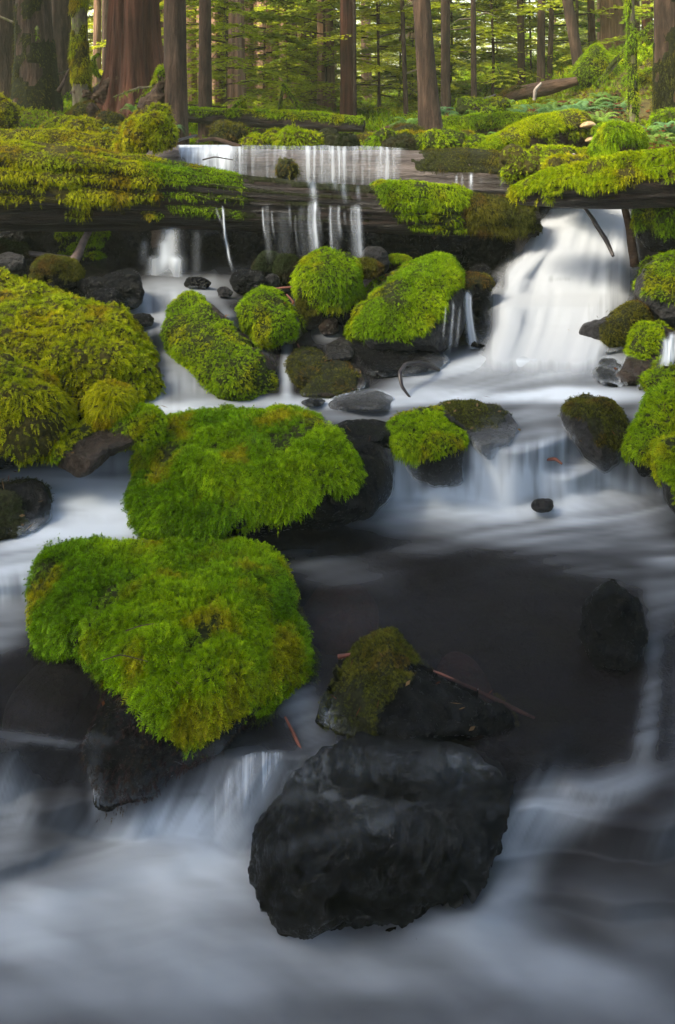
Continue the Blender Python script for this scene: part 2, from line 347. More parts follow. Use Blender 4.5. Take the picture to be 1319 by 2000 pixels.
# foam painted as soft patches of aerated water: x, y, rx, ry, tilt(deg), foam, strength
FO = [
    # upper stream
    (330, 575, 110, 26, -8, .62, 1), (300, 600, 60, 40, 0, .55, 1), (345, 690, 34, 110, -14, .60, 1), (380, 740, 60, 60, 0, .40, .8), (300, 780, 30, 40, 0, .65, 1), (360, 800, 120, 14, 0, .78, 1),
    (410, 780, 70, 20, 20, .5, .6),
    (470, 640, 14, 60, -45, .5, .8), (560, 745, 10, 60, 0, .6, 1), (600, 600, 30, 25, 0, .35, .8), (640, 645, 30, 20, 0, .30, .8),
    (620, 790, 200, 12, 0, .80, 1), (830, 770, 130, 22, -8, .9, 1), (1000, 778, 330, 12, 0, .92, 1), (880, 735, 120, 24, -14, .6, 1),
    (1060, 715, 170, 30, 0, .95, 1), (960, 738, 110, 22, -3, .42, .95), (1150, 770, 120, 14, 0, .95, 1), (1180, 740, 30, 40, 20, .55, .7), (740, 782, 140, 10, -4, .85, 1),
    (760, 815, 200, 16, 2, .18, .9), (1060, 810, 260, 14, 0, .30, .85), (700, 812, 120, 12, 0, .25, 1),
    # falls between upper and middle pool
    (960, 890, 30, 60, 0, .78, 1), (935, 900, 14, 50, -15, .7, 1), (1050, 880, 80, 60, 0, .55, .9), (1080, 890, 80, 40, 15, .7, .9), (1010, 960, 120, 60, 0, .90, 1), (1120, 950, 110, 60, 0, .88, 1),
    (1140, 930, 40, 50, -30, .75, .8), (1245, 860, 20, 60, 15, .55, .9), (1040, 850, 30, 24, 0, .28, .7),
    (790, 930, 30, 70, 12, .85, 1), (860, 985, 130, 34, 0, .85, 1), (1000, 1000, 220, 34, 0, .88, 1), (1180, 970, 110, 34, 8, .80, 1),
    (1000, 1045, 260, 22, 5, .35, .8), (1230, 1020, 80, 30, 10, .35, .8),
    # left pool
    (100, 950, 170, 36, 0, .85, 1), (200, 1000, 120, 60, 0, .92, 1), (60, 1090, 120, 50, -10, .85, 1), (225, 905, 60, 34, -20, .42, 1), (20, 1150, 110, 40, -20, .60, 1), (0, 1230, 90, 40, -30, .30, 1), (150, 1045, 120, 25, 0, .9, 1),
    # middle pool
    (650, 1110, 120, 34, 8, .14, .9), (830, 1065, 90, 18, 0, .10, .8), (900, 1200, 260, 80, 0, .01, .95), (1050, 1320, 230, 130, 0, .004, 1), (690, 1200, 90, 30, 0, .03, .7),
    (1310, 1060, 60, 14, 0, .35, .8), (1180, 1110, 130, 26, 10, .10, .8), (1320, 1095, 60, 12, 0, .45, .8), (1330, 1160, 60, 50, -20, .22, .7), (1285, 1180, 24, 60, -12, .16, .7), (1275, 1300, 20, 110, 2, .15, .8), (1262, 1430, 22, 90, 10, .18, .8), (1330, 1380, 30, 170, 0, .08, .7),
    (100, 1330, 160, 70, 0, .01, 1), (60, 1440, 190, 12, 8, .17, .7), (30, 1480, 60, 26, 0, .05, .9), (130, 1490, 50, 26, 0, .04, .9), (1160, 1545, 110, 36, -22, .24, .8), (620, 1590, 60, 90, 20, .30, .7),
    # chute
    (600, 1400, 40, 90, -28, .22, .9), (470, 1540, 90, 70, -30, .34, .9), (440, 1620, 40, 40, 0, .20, .6),
    (560, 1500, 40, 30, -30, .25, .8),
    # lower pool
    (10, 1620, 60, 110, 5, .50, 1), (190, 1560, 16, 70, 0, .26, .8), (130, 1600, 40, 60, 0, .16, .8), (190, 1640, 90, 40, -10, .20, .9), (120, 1700, 190, 44, -16, .50, .85),
    (310, 1640, 130, 50, -20, .66, 1), (380, 1710, 150, 130, -10, 1.0, 1), (130, 1780, 200, 60, -12, .66, 1), (40, 1690, 100, 30, -15, .22, .8), (330, 1850, 300, 80, 0, .58, 1), (100, 1930, 240, 60, -10, .38, .8),
    (60, 1830, 120, 50, -12, .60, .8), (350, 1960, 200, 50, 0, .40, .8),
    (700, 1900, 420, 70, 0, .46, 1), (900, 1840, 160, 60, -15, .52, 1), (1010, 1690, 50, 150, 22, .52, 1), (1070, 1600, 110, 50, -25, .42, 1), (1200, 1540, 90, 30, -22, .26, .8), (1210, 1710, 150, 70, -5, .06, .95), (1330, 1640, 60, 60, 0, .16, .8), (1280, 1820, 120, 60, 20, .18, .9),
    (1060, 1900, 240, 60, 12, .40, 1), (1150, 1980, 260, 50, 10, .26, .9), (700, 2000, 500, 50, 0, .22, .9), (600, 2200, 1400, 200, 0, .2, .8),
]
MX = np.arange(-700, 2021, 5.0); MY = np.concatenate([np.arange(478, 1900, 5.0), np.arange(1900, 2620, 12.0)])
gx, gy = np.meshgrid(MX, MY); WDm = waterD(gx, gy)
foam = np.full(gx.shape, 0.012)
for (x, y, rx, ry, ang, val, st) in FO:
    c, s = math.cos(math.radians(ang)), math.sin(math.radians(ang))
    u = ((gx - x) * c + (gy - y) * s) / rx; v = (-(gx - x) * s + (gy - y) * c) / ry
    k = np.exp(-(u * u + v * v) ** 1.25) * st
    if y < 830: val *= .84
    foam = foam * (1 - k) + val * k
# flow lines: long threads that run down the falls and drift across the pools, bending with the current
z0 = 0 * gx.ravel()
bx = gx + 70 * fbm(np.stack([gx.ravel() / 420, gy.ravel() / 300, z0], -1), 1.0, 2, 71).reshape(gx.shape)
by = gy + 46 * fbm(np.stack([gx.ravel() / 380, gy.ravel() / 240, z0 + 5], -1), 1.0, 2, 72).reshape(gx.shape)
lx = bx + 0.35 * (gy - 1500) * (gy > 1300)
steep = fbm(np.stack([lx.ravel() / 11, by.ravel() / 170, z0], -1), 1.0, 2, 73).reshape(gx.shape)
flat = fbm(np.stack([bx.ravel() / 260, (by + .12 * (bx - 660)).ravel() / 13, z0], -1), 1.0, 3, 74).reshape(gx.shape)
hz_ = CZ - (gy - HY) * WDm / F; dz = np.abs(np.gradient(hz_, axis=0)) / np.maximum(np.gradient(gy, axis=0), 1) * 1000
ks = blur(sstep(.25, 1.0, dz), 14)
soft = sstep(1500, 1750, gy)
thread = (steep * ks + flat * (1 - ks)) * (1 - .9 * soft)
big = fbm(np.stack([(bx + .5 * by).ravel() / 230, (by - .35 * bx).ravel() / 75, z0], -1), 1.0, 3, 75).reshape(gx.shape)
foam = foam * (1 + .58 * thread + .42 * big) + .03 * np.clip(thread, 0, 1) * (gy < 1120)
foam = np.clip(foam, 0, 1)
cover = np.clip(0.58 + foam * 3.5 + .4 * sstep(1480, 1560, gy), 0, 1)
WV = P(gx, gy, WDm)
pw = np.stack([gx.ravel() / 90, gy.ravel() / 60, np.zeros(gx.size)], -1)
WV[..., 2] += 0.006 * fbm(pw, 1.0, 2, 9).reshape(gx.shape) + 0.02 * (blur(foam, 12) - 0.3)
ny, nx = gx.shape
idx = np.arange(nx * ny).reshape(ny, nx)
wq = np.stack([idx[:-1, :-1].ravel(), idx[1:, :-1].ravel(), idx[1:, 1:].ravel(), idx[:-1, 1:].ravel()], -1)
water = link('water', mesh('water', WV.reshape(-1, 3), [wq], M['water'], attrs=dict(foam=foam.ravel(), cover=cover.ravel())))
tag(water, kind='structure')

# ------------------------------------------------------------------ ground: one sheet from behind the camera to the far forest
ZP = np.array([(-6, -1.95), (1.2, -1.95), (1.8, -1.93), (1.95, -1.66), (2.75, -1.64), (3.05, -1.42), (3.6, -1.40), (4.2, -1.14), (4.9, -1.02), (5.15, -0.62), (5.8, -0.53), (8, -0.55), (12, -0.60), (20, -0.66), (40, -0.9), (140, -3.0)])
def ground_z(x, y):
    x = np.asarray(x, float); y = np.asarray(y, float)
    z = np.interp(y, ZP[:, 0], ZP[:, 1])
    r = sstep(0.9, 3.6, x - 0.02 * y) * sstep(5.4, 8.5, y) * 0.85 + sstep(2, 16, x) * sstep(6, 12, y) * 0.9
    l = sstep(-1.0, -3.4, x) * sstep(5.0, 7.0, y) * 0.28 + sstep(-3, -12, x) * sstep(5, 12, y) * 0.6
    bank = (sstep(1.05, 2.6, np.abs(x) / (0.35 + 0.25 * np.maximum(y, 0.8))) * 0.55) * sstep(5.6, 4.6, y) * (y < 5.6)
    z = z + r + l + bank
    p = np.stack([x.ravel(), y.ravel(), np.zeros(x.size)], -1)
    z = z + (fbm(p, 0.9, 4, 21).reshape(x.shape) * 0.07 + fbm(p, 4.0, 3, 22).reshape(x.shape) * 0.02)
    return CZ + z
ys = np.concatenate([np.arange(-6, 1.0, 0.5), np.arange(1.0, 9, 0.05), 9 * 1.018 ** np.arange(0, 150)])
ss = np.linspace(-1, 1, 221); ss = np.sign(ss) * (0.35 * np.abs(ss) + 0.65 * np.abs(ss) ** 3)
sx, sy = np.meshgrid(ss, ys); X = sx * (7 + np.maximum(sy, 0) * 0.75)
Gz = ground_z(X, sy)
gi = np.arange(X.size).reshape(X.shape)
gq = np.stack([gi[:-1, :-1].ravel(), gi[:-1, 1:].ravel(), gi[1:, 1:].ravel(), gi[1:, :-1].ravel()], -1)
gm = mesh('ground', np.stack([X, sy, Gz], -1).reshape(-1, 3), [gq], M['ground'])
gm.materials.append(M['bed'])
fy = (sy[:-1, :-1].ravel() < 5.1).astype(np.int32)
gm.polygons.foreach_set('material_index', fy)
tag(link('ground', gm), kind='structure')

# ------------------------------------------------------------------ moss
PAL = dict(
    yellow=[(0.36, 0.39, 0.001), (0.23, 0.31, 0.001), (0.26, 0.17, 0.003)],
    lime=[(0.25, 0.40, 0.001), (0.15, 0.28, 0.001), (0.32, 0.34, 0.002)],
    green=[(0.22, 0.37, 0.001), (0.11, 0.23, 0.001), (0.30, 0.25, 0.003)],
    olive=[(0.12, 0.12, 0.008), (0.07, 0.085, 0.008), (0.12, 0.06, 0.012)],
    debris=[(0.045, 0.022, 0.014), (0.02, 0.014, 0.010), (0.06, 0.05, 0.012)],
    dark=[(0.040, 0.058, 0.010), (0.025, 0.038, 0.010), (0.05, 0.035, 0.014)],
    bright=[(0.34, 0.46, 0.001), (0.24, 0.38, 0.001), (0.38, 0.38, 0.002)],
)
CUSH = dict(debris='debris', yellow='cush_y', lime='cush_g', green='cush_g', olive='cush_d', dark='cush_d', bright='cush_y')

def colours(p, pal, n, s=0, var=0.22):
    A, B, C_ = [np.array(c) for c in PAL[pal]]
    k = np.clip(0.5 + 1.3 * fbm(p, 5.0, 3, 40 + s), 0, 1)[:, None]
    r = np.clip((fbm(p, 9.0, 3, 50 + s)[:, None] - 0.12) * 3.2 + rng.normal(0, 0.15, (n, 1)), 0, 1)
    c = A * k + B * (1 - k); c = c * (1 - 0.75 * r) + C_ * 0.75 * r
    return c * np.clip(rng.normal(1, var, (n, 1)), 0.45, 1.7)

def fronds(p, nr, L, W, droop, pal, K=4, seed=0, spread=0.55):
    """feathery moss shoots rooted at p; returns verts, tris, tint"""
    n = len(p)
    if n == 0: return np.zeros((0, 3)), np.zeros((0, 3), int), np.zeros((0, 3))
    flow = np.stack([fbm(p, 11.0, 2, 60 + seed), fbm(p, 11.0, 2, 61 + seed), fbm(p, 11.0, 2, 62 + seed)], -1)
    down = np.array([0, 0, -1.0])
    tang = down - nr * (nr @ down)[:, None]
    d = nrm(nr * rng.uniform(0.5, 1.2, (n, 1)) + flow * 1.0 + rng.normal(0, spread, (n, 3)) * 1.0 + tang * droop)
    bad = (d * nr).sum(1) < 0.05
    d[bad] = nrm(d[bad] + nr[bad] * 0.5)
    side = nrm(np.cross(d, nrm(nr + rng.normal(0, 0.5, (n, 3)))))
    up = np.cross(side, d)
    L = L * rng.uniform(0.5, 1.2, (n, 1)) * (1 + .75 * fbm(p, 12.0, 3, 66 + seed))[:, None].clip(.5, 1.7); W = W * rng.uniform(0.7, 1.2, (n, 1))
    sag = rng.uniform(0.15, 0.5, (n, 1)) * (0.4 + droop)
    q = lambda s: p + d * L * s + down * sag * L * s * s
    V = []; T = []
    col = colours(p, pal, n, seed, 0.4)
    Cc = []
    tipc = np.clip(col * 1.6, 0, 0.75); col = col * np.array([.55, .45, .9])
    for k in range(1, K + 1):
        s = k / (K + 0.6); wk = W * (1.15 - 0.75 * s)
        a = q(s - 0.5 / K); b = q(s + 0.05 / K)
        for sg in (-1, 1):
            tip = q(s) + side * sg * wk + d * wk * 0.75 + up * wk * rng.uniform(-0.35, 0.35, (n, 1))
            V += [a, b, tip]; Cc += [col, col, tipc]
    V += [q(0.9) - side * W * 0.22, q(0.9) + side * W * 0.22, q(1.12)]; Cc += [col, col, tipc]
    m = len(V)
    Vv = np.stack(V, 1).reshape(-1, 3); Cv = np.stack(Cc, 1).reshape(-1, 3)
    Tt = np.arange(n * m).reshape(-1, 3)
    return Vv, Tt, Cv

def scatter(V, T, wv, n, extra=None):
    """n random points on triangles weighted by area and mean vertex weight wv"""
    a, b, c = V[T[:, 0]], V[T[:, 1]], V[T[:, 2]]
    ar = np.linalg.norm(np.cross(b - a, c - a), axis=1) * wv[T].mean(1)
    if ar.sum() <= 0: return np.zeros((0, 3)), np.zeros(0, int), None
    t = rng.choice(len(T), n, p=ar / ar.sum())
    r1 = np.sqrt(rng.random((n, 1))); r2 = rng.random((n, 1)); w3 = np.concatenate([1 - r1, r1 * (1 - r2), r1 * r2], 1)
    return a[t] * w3[:, :1] + b[t] * w3[:, 1:2] + c[t] * w3[:, 2:], t, w3

def moss_part(parent, V, polys, mask, loc, pal='lime', th=0.02, n=3000, L=0.02, W=0.006, droop=0.35, K=4, seed=0, lump=14.0, name='moss', cush=None):
    """a thick living mat on the masked part of a mesh, with its shoots, as one mesh"""
    N = normals(V, polys)
    g = fbm(V, lump, 3, 70 + seed)
    m = np.clip(mask, 0, 1)
    off = np.where(m > 0.02, th * (0.25 + 0.75 * np.sqrt(m)) * (1 + 0.7 * g), -0.01)
    C = V + N * off[:, None] + np.array([0, 0, -1.0]) * (th * 0.5 * m * (1 - np.clip(N[:, 2], 0, 1)))[:, None]
    keep = [p[(m[p] > 0.02).any(1)] for p in polys]
    keep = [k for k in keep if len(k)]
    if not keep: return None
    T = tris(keep); N2 = normals(C, keep)
    view = nrm(-(C - np.array([0, 0, CZ])))
    vis = (N2 * view).sum(1)
    wv = (m > 0.1) * np.where(vis > -0.25, 1.0, 0.06) * (.12 + .88 * sstep(-.36, -.16, fbm(V, 7, 4, seed + 17)))
    pp, t, w3 = scatter(C, T, wv, n)
    if len(pp) == 0: return None
    nn = nrm((N2[T[t]] * w3[:, :, None]).sum(1))
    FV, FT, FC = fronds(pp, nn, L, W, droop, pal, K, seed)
    used = np.unique(np.concatenate([k.ravel() for k in keep])); mp = np.full(len(V), -1); mp[used] = np.arange(len(used))
    CV = C[used]
    tint = np.concatenate([np.zeros((len(CV), 3)) + 0.1, FC])
    allV = np.concatenate([CV, FV]) - np.array(loc)
    pl = [mp[k] for k in keep]; nc = sum(len(k) for k in pl)
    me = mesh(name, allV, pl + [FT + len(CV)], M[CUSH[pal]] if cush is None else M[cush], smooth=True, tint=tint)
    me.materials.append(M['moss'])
    mi = np.ones(nc + len(FT), np.int32); mi[:nc] = 0
    me.polygons.foreach_set('material_index', mi)
    return link(name, me, parent)

# ------------------------------------------------------------------ boulders
def inflate(outline, Dt, Db, front, back, sub, blk, amp, seed, prof=None, centre=None, clamp=True, facets=8):
    ol = np.asarray(outline, float)
    c = np.array(centre, float) if centre is not None else np.array([(ol[:, 0].min() + ol[:, 0].max()) / 2, (ol[:, 1].min() + ol[:, 1].max()) / 2])
    S, Fc = ico(sub)
    t = np.hypot(S[:, 0], S[:, 1]); th = np.arctan2(S[:, 1], S[:, 0])
    na = 360; ang = np.linspace(-math.pi, math.pi, na, endpoint=False); R = np.zeros(na)
    for i in range(len(ol)):
        p1 = ol[i] - c; p2 = ol[(i + 1) % len(ol)] - c; e = p2 - p1
        dx, dy = np.cos(ang), np.sin(ang)
        dn = dx * e[1] - dy * e[0]; dn = np.where(np.abs(dn) < 1e-9, 1e-9, dn)
        tt = (p1[0] * e[1] - p1[1] * e[0]) / dn; uu = (p1[0] * dy - p1[1] * dx) / dn
        R = np.where((tt > 0) & (uu >= -1e-6) & (uu <= 1 + 1e-6), np.maximum(R, tt), R)
    k = np.array([1, 2, 3, 2, 1.]) / 9
    for _ in range(2): R = np.convolve(np.concatenate([R[-2:], R, R[:2]]), k, 'valid')
    r = np.interp(th, np.concatenate([ang, [math.pi]]), np.concatenate([R, R[:1]]))
    tp = t ** blk; px = c[0] + r * tp * np.cos(th); py = c[1] + r * tp * np.sin(th)
    b = S[:, 2]; bb = np.sign(b) * np.abs(b) ** blk
    y0, y1 = ol[:, 1].min(), ol[:, 1].max()
    D0 = Dt + (Db - Dt) * (py - y0) / (y1 - y0)
    if prof is not None:
        pr = np.array(prof, float); Df = np.interp(py, pr[:, 0], pr[:, 1])
        D = np.where(bb > 0, D0 + (Df - D0) * bb, D0 - back * bb)
    else:
        D = np.where(bb > 0, D0 - front * bb, D0 - back * bb)
    if clamp:
        wdm = waterD(px, py); lim = wdm - 0.012 - 0.05 * np.clip(bb, 0, 1)
        kk = sstep(y1 - 1, y1 - .12 * (y1 - y0), py) * (bb > -.08) * (py > 500); D = D + (np.minimum(D, lim) - D) * kk
    V = P(px, py, D)
    size = np.ptp(V[:, [0, 2]], axis=0).mean()
    T = Fc if True else None
    rf = np.random.default_rng(seed * 3 + 1); cv = V.mean(0)
    for _ in range(facets):
        nd = nrm(rf.normal(0, 1, 3) * [1, 1, .9]); dd = (V - cv) @ nd; lm = dd.max() * rf.uniform(.80, .95); V = V - nd * (np.clip(dd - lm, 0, None) * .88)[:, None]
    N = normals(V, [Fc])
    if (N * (V - V.mean(0))).sum() < 0: Fc = Fc[:, ::-1]; N = -N
    f0 = 1.6 / size
    ridg = 1 - np.abs(fbm(V, f0 * 2.2, 3, seed + 3)) * 2
    V = V + N * (size * amp * (fbm(V, f0, 5, seed) * 1.0 + 0.35 * (ridg - 0.6)) + min(.010, size * .03) * fbm(V, 20, 3, seed + 7))[:, None]
    return V, Fc, px, py, bb, size

BN = [0]
def foam_at(px, py):
    ix = np.clip(np.round((px - MX[0]) / 5).astype(int), 0, len(MX) - 1); iy = np.clip(np.searchsorted(MY, py), 0, len(MY) - 1); return foam[iy, ix]
MIST = []; LIT = []
def add_mist(V, Fc, bb, k=.05):
    """soft blur where milky water laps up a stone: fades out with height above the waterline"""
    N = normals(V, [Fc]); qx, qy = proj(V); D = V[:, 1]; gap = waterD(qx, qy) - D
    f = np.minimum(foam_at(qx, qy + 10), .95) * np.exp(-(np.clip(gap, 0, 9) / k) ** 1.2) * sstep(-.1, .0, bb)
    tb = np.linspace(0, 1, 200); f = np.interp(f, tb + tb ** 2.5, tb)
    kp = Fc[((f > .01) & (gap > 0) & (qy > 560) & (bb > -.1))[Fc].all(1)]
    if len(kp) < 8: return
    us = np.unique(kp); mp = np.full(len(V), -1); mp[us] = np.arange(len(us))
    MIST.append(((V + N * .006)[us], mp[kp], f[us]))

def boulder(name, label, cat, outline, mat='basalt', moss=None, pal='lime', n=0, th=None, L=0.016, W=0.005, droop=0.35, dt=None, db=None,
            front=None, back=None, sub=5, blk=0.8, amp=0.095, prof=None, mz=None, group=None, centre=None, K=4, edge=10, lump=14.0, wy=None, clamp=True, mist=True, facets=None, grain=None, deb=None, film=None, filmlab='thin milky film of water sliding over the big black front boulder'):
    BN[0] += 1; seed = BN[0] * 11
    ol = np.asarray(outline, float); cx = (ol[:, 0].min() + ol[:, 0].max()) / 2; yb = ol[:, 1].max(); yt = ol[:, 1].min()
    wpx = np.ptp(ol[:, 0]); hpx = yb - yt
    dw = float(waterD(cx, wy if wy is not None else yb - 0.06 * hpx)); sz = min(wpx, hpx * 1.3) * dw / F
    if front is None: front = 0.42 * sz
    if db is None: db = dw + 0.3 * sz
    if dt is None: dt = db + 0.22 * sz
    if back is None: back = 0.42 * sz
    if n and L > .015:
        cc = ol.mean(0) if centre is None else np.array(centre, float); q = ol - cc; sh = ((th if th else .04 * sz) * .6 + L * .3) * F / dw
        rr_ = np.hypot(q[:, 0], q[:, 1]); outline = cc + q * (1 - np.clip(np.minimum(sh, .16 * rr_) / rr_, 0, .2))[:, None]
    V, Fc, px, py, bb, size = inflate(outline, dt, db, front, back, sub, blk, amp, seed, prof, centre, clamp=clamp and front >= 0, facets=(14 if not n else 5) if facets is None else facets)
    if grain is None: grain = .016 * size if not n and mist else 0
    if grain:
        Ng = normals(V, [Fc]); q_ = V * np.array([1, 1, .55]); V = V + Ng * (grain * (1 - 2.2 * np.abs(fbm(q_, 16, 4, 611))) * sstep(-.25, .25, fbm(V, 3, 2, 5) + .12) + grain * .55 * fbm(V, 45, 4, 612, .65))[:, None]
    base = np.array([V[:, 0].mean(), V[:, 1].mean(), V[:, 2].min()])
    o = link(name, mesh(name, V - base, [Fc], M[mat]), None, base)
    tag(o, label, cat, group)
    if n and (sub >= 6 or size > .15):
        Nl = normals(V, [Fc]); ok = np.where((Nl[:, 2] > .25) & (bb > 0))[0]
        if len(ok): LIT.append(V[rng.choice(ok, int(6 + 26 * size))] + Nl[ok[0]] * 0 + np.array([0, 0, .012 + (.6 * (th or .03) if n else 0)]))
    if mist: add_mist(V, Fc, bb, (.02 + .05 * size) * mist)
    if film is not None:
        N = normals(V, [Fc]); qx, qy = proj(V); f = np.full(len(V), .0)
        for (x, y, rx, ry, ang, val) in film:
            c_, s_ = math.cos(math.radians(ang)), math.sin(math.radians(ang))
            u = ((qx - x) * c_ + (qy - y) * s_) / rx; v = (-(qx - x) * s_ + (qy - y) * c_) / ry
            f += .24 * val * np.exp(-(u * u + v * v))
        f *= (1 + .6 * fbm(np.stack([qx / 60, qy / 140, 0 * qx], -1), 1.0, 3, 8)) * sstep(-.1, .25, bb) * sstep(1.0, .6, np.abs(N @ np.array([1, 0, 0])) ** 3)
        C = V + N * 0.012 + nrm(np.array([0, 0, CZ]) - V) * .004; kp = Fc[(bb[Fc] > -.12).all(1)]
        us = np.unique(kp); mp = np.full(len(V), -1); mp[us] = np.arange(len(us))
        uv = np.stack([(qx[us]) / 200.0, qy[us] / 300.0], -1)
        wf = link('water_film', mesh('water_film', C[us] - base, [mp[kp]], M['film'], attrs=dict(foam=np.clip(f[us], 0, 1)), uv=uv), None, base)
        tag(wf, filmlab, 'water film')
    if n:
        N = normals(V, [Fc])
        qx, qy = proj(V)
        jit = fbm(V, 12 / max(size, .2) * .5 + 6, 4, seed + 5)
        top = sstep(0.0, 0.35, N[:, 2] + 0.3 * jit)
        if moss is not None:
            s = sdist(qx, qy, moss) + jit * edge * 1.5
            m = np.where(bb > -0.15, sstep(-edge * 0.3, edge, s), top)
        else:
            m = sstep(mz if mz is not None else 0.2, (mz if mz is not None else 0.2) + 0.25, N[:, 2] + 0.45 * jit)
        if deb is not None:
            dm = sstep(-6, 8, sdist(qx, qy, deb) + jit * 15) * (bb > -.15)
            moss_part(o, V, [Fc], dm, base, 'debris', .004, 4200, .012, .004, .3, 3, seed + 4, name='dead_moss', cush='basalt')
        moss_part(o, V, [Fc], m, base, pal, th if th is not None else 0.05 * size, n, L, W, droop, K, seed, lump)
    return o

def ell(x0, y0, x1, y1, k=20, wob=0.06, s=0, flat=2.4):
    """irregular rounded outline in a box"""
    r = np.random.default_rng(abs(s + int(x0 * 7 + y0))); cx, cy, a, b = (x0 + x1) / 2, (y0 + y1) / 2, (x1 - x0) / 2, (y1 - y0) / 2
    an = np.linspace(0, 2 * math.pi, k, endpoint=False); ph = r.uniform(0, 6.28, 3)
    o = []
    for t in an:
        c, s_ = math.cos(t), math.sin(t); q = (abs(c) ** flat + abs(s_) ** flat) ** (-1 / flat)
        q *= 1 + wob * (math.sin(2 * t + ph[0]) + 0.7 * math.sin(3 * t + ph[1]) + 0.5 * math.sin(5 * t + ph[2])) * 0.6
        o.append((cx + a * q * c, cy + b * q * s_))
    return o

# ================================================================== BOULDERS, near to far
boulder('mossy_boulder', 'squarish boulder thick with green feathery moss at the front left, notched on its left side', 'boulder',
    [(78, 1110), (110, 1078), (190, 1068), (330, 1052), (420, 1056), (515, 1070), (545, 1085), (562, 1130), (566, 1190), (598, 1250), (600, 1300), (575, 1345), (500, 1410), (430, 1480), (330, 1540), (265, 1590), (235, 1625), (185, 1590), (150, 1500), (160, 1450), (200, 1370), (215, 1330), (175, 1280), (150, 1255), (85, 1245), (72, 1180)],
    'basalt', [(70, 1060), (520, 1030), (580, 1100), (620, 1270), (590, 1330), (510, 1375), (440, 1395), (385, 1450), (340, 1435), (290, 1395), (235, 1335), (160, 1270), (178, 1200), (215, 1140), (190, 1165), (150, 1230), (120, 1265), (75, 1255)],
    'green', 44000, th=0.016, L=0.024, W=0.0105, sub=7, blk=0.72, amp=0.055, dt=2.42, db=2.02, back=0.3, K=5,
    prof=[(1050, 2.44), (1120, 2.22), (1220, 2.02), (1320, 1.86), (1400, 1.78), (1500, 1.76), (1630, 1.74)], centre=(370, 1300), wy=1560, lump=16, facets=0, edge=16, deb=[(70, 1230), (170, 1250), (215, 1330), (330, 1420), (400, 1430), (560, 1340), (610, 1330), (520, 1430), (420, 1490), (300, 1580), (235, 1640), (170, 1600), (140, 1450), (200, 1370), (150, 1290), (70, 1270)])
boulder('mossy_boulder', 'largest green moss-capped boulder mid-stream, bare wet stone at its right end', 'boulder',
    [(285, 880), (310, 835), (360, 812), (430, 802), (540, 806), (640, 828), (700, 845), (750, 865), (785, 890), (788, 920), (770, 970), (740, 1005), (700, 1022), (600, 1040), (480, 1055), (400, 1058), (320, 1050), (270, 1030), (258, 990), (268, 930)],
    'basalt', [(240, 870), (300, 800), (430, 780), (560, 790), (615, 826), (655, 862), (690, 900), (696, 935), (672, 958), (640, 965), (560, 985), (480, 1000), (420, 1030), (380, 1040), (340, 1048), (240, 1040)],
    'green', 40000, th=0.03, L=0.027, W=0.011, sub=7, blk=0.72, amp=0.045, dt=3.02, db=2.72, back=0.3, K=5, droop=0.55,
    prof=[(800, 3.05), (860, 2.82), (930, 2.62), (990, 2.54), (1060, 2.56)], facets=1, wy=1040)
boulder('mossy_boulder', 'broad yellow-green mossy boulder sloping down from the left edge of the photo', 'boulder',
    [(-240, 560), (-120, 510), (0, 524), (60, 545), (120, 568), (190, 600), (245, 628), (285, 665), (308, 710), (318, 752), (300, 786), (262, 800), (200, 820), (120, 840), (0, 850), (-200, 860), (-300, 700)],
    'basalt', [(-400, 450), (0, 500), (330, 600), (340, 780), (280, 796), (200, 800), (120, 800), (60, 790), (-400, 800)],
    'yellow', 32000, th=0.045, L=0.027, W=0.011, sub=7, blk=0.78, amp=0.045, dt=3.75, db=3.15, back=0.5, K=4, droop=0.55,
    prof=[(500, 3.9), (600, 3.45), (700, 3.15), (800, 3.02), (860, 3.0)], wy=830)
boulder('mossy_boulder', 'rounded ochre-mossed boulder at the left edge, below the broad yellow-green one', 'boulder',
    [(-180, 720), (-60, 700), (0, 704), (50, 725), (100, 758), (124, 795), (125, 845), (105, 890), (60, 915), (0, 925), (-150, 930), (-220, 820)],
    'basalt', [(-300, 640), (20, 690), (140, 740), (140, 860), (80, 880), (-300, 880)],
    'yellow', 13000, th=0.035, L=0.023, W=0.0065, sub=6, dt=3.0, db=2.8, back=0.4, droop=0.8, wy=935)
boulder('mossy_boulder', 'small round tuft of yellow moss perched below the broad yellow-green boulder', 'boulder',
    ell(176, 756, 262, 828), 'brown', [(160, 740), (280, 740), (280, 822), (160, 822)], 'yellow', 3200, th=0.02, L=0.02, W=0.006, dt=2.9, db=2.84, front=.07, droop=0.6)
boulder('mossy_boulder', 'low brown bare-topped stone with a moss tuft at each end, beside the left pool', 'boulder',
    [(92, 880), (120, 850), (165, 830), (215, 812), (265, 795), (312, 802), (325, 830), (300, 860), (262, 878), (215, 890), (180, 922), (150, 935), (110, 925), (88, 905)],
    'brown', [(80, 890), (95, 800), (180, 780), (196, 842), (130, 872), (112, 894)], 'lime', 2600, th=0.02, L=0.021, W=0.006, dt=2.95, db=2.62, front=.1, wy=925, sub=6)
boulder('mossy_boulder', 'low hummock of green moss between the brown stone and the central boulder', 'boulder',
    [(212, 830), (225, 805), (262, 794), (305, 800), (326, 825), (315, 850), (285, 872), (240, 868), (216, 850)], 'brown',
    [(200, 780), (340, 780), (340, 868), (200, 868)], 'green', 3200, th=0.008, L=0.016, W=0.006, dt=2.86, db=2.74, front=.03, wy=870)
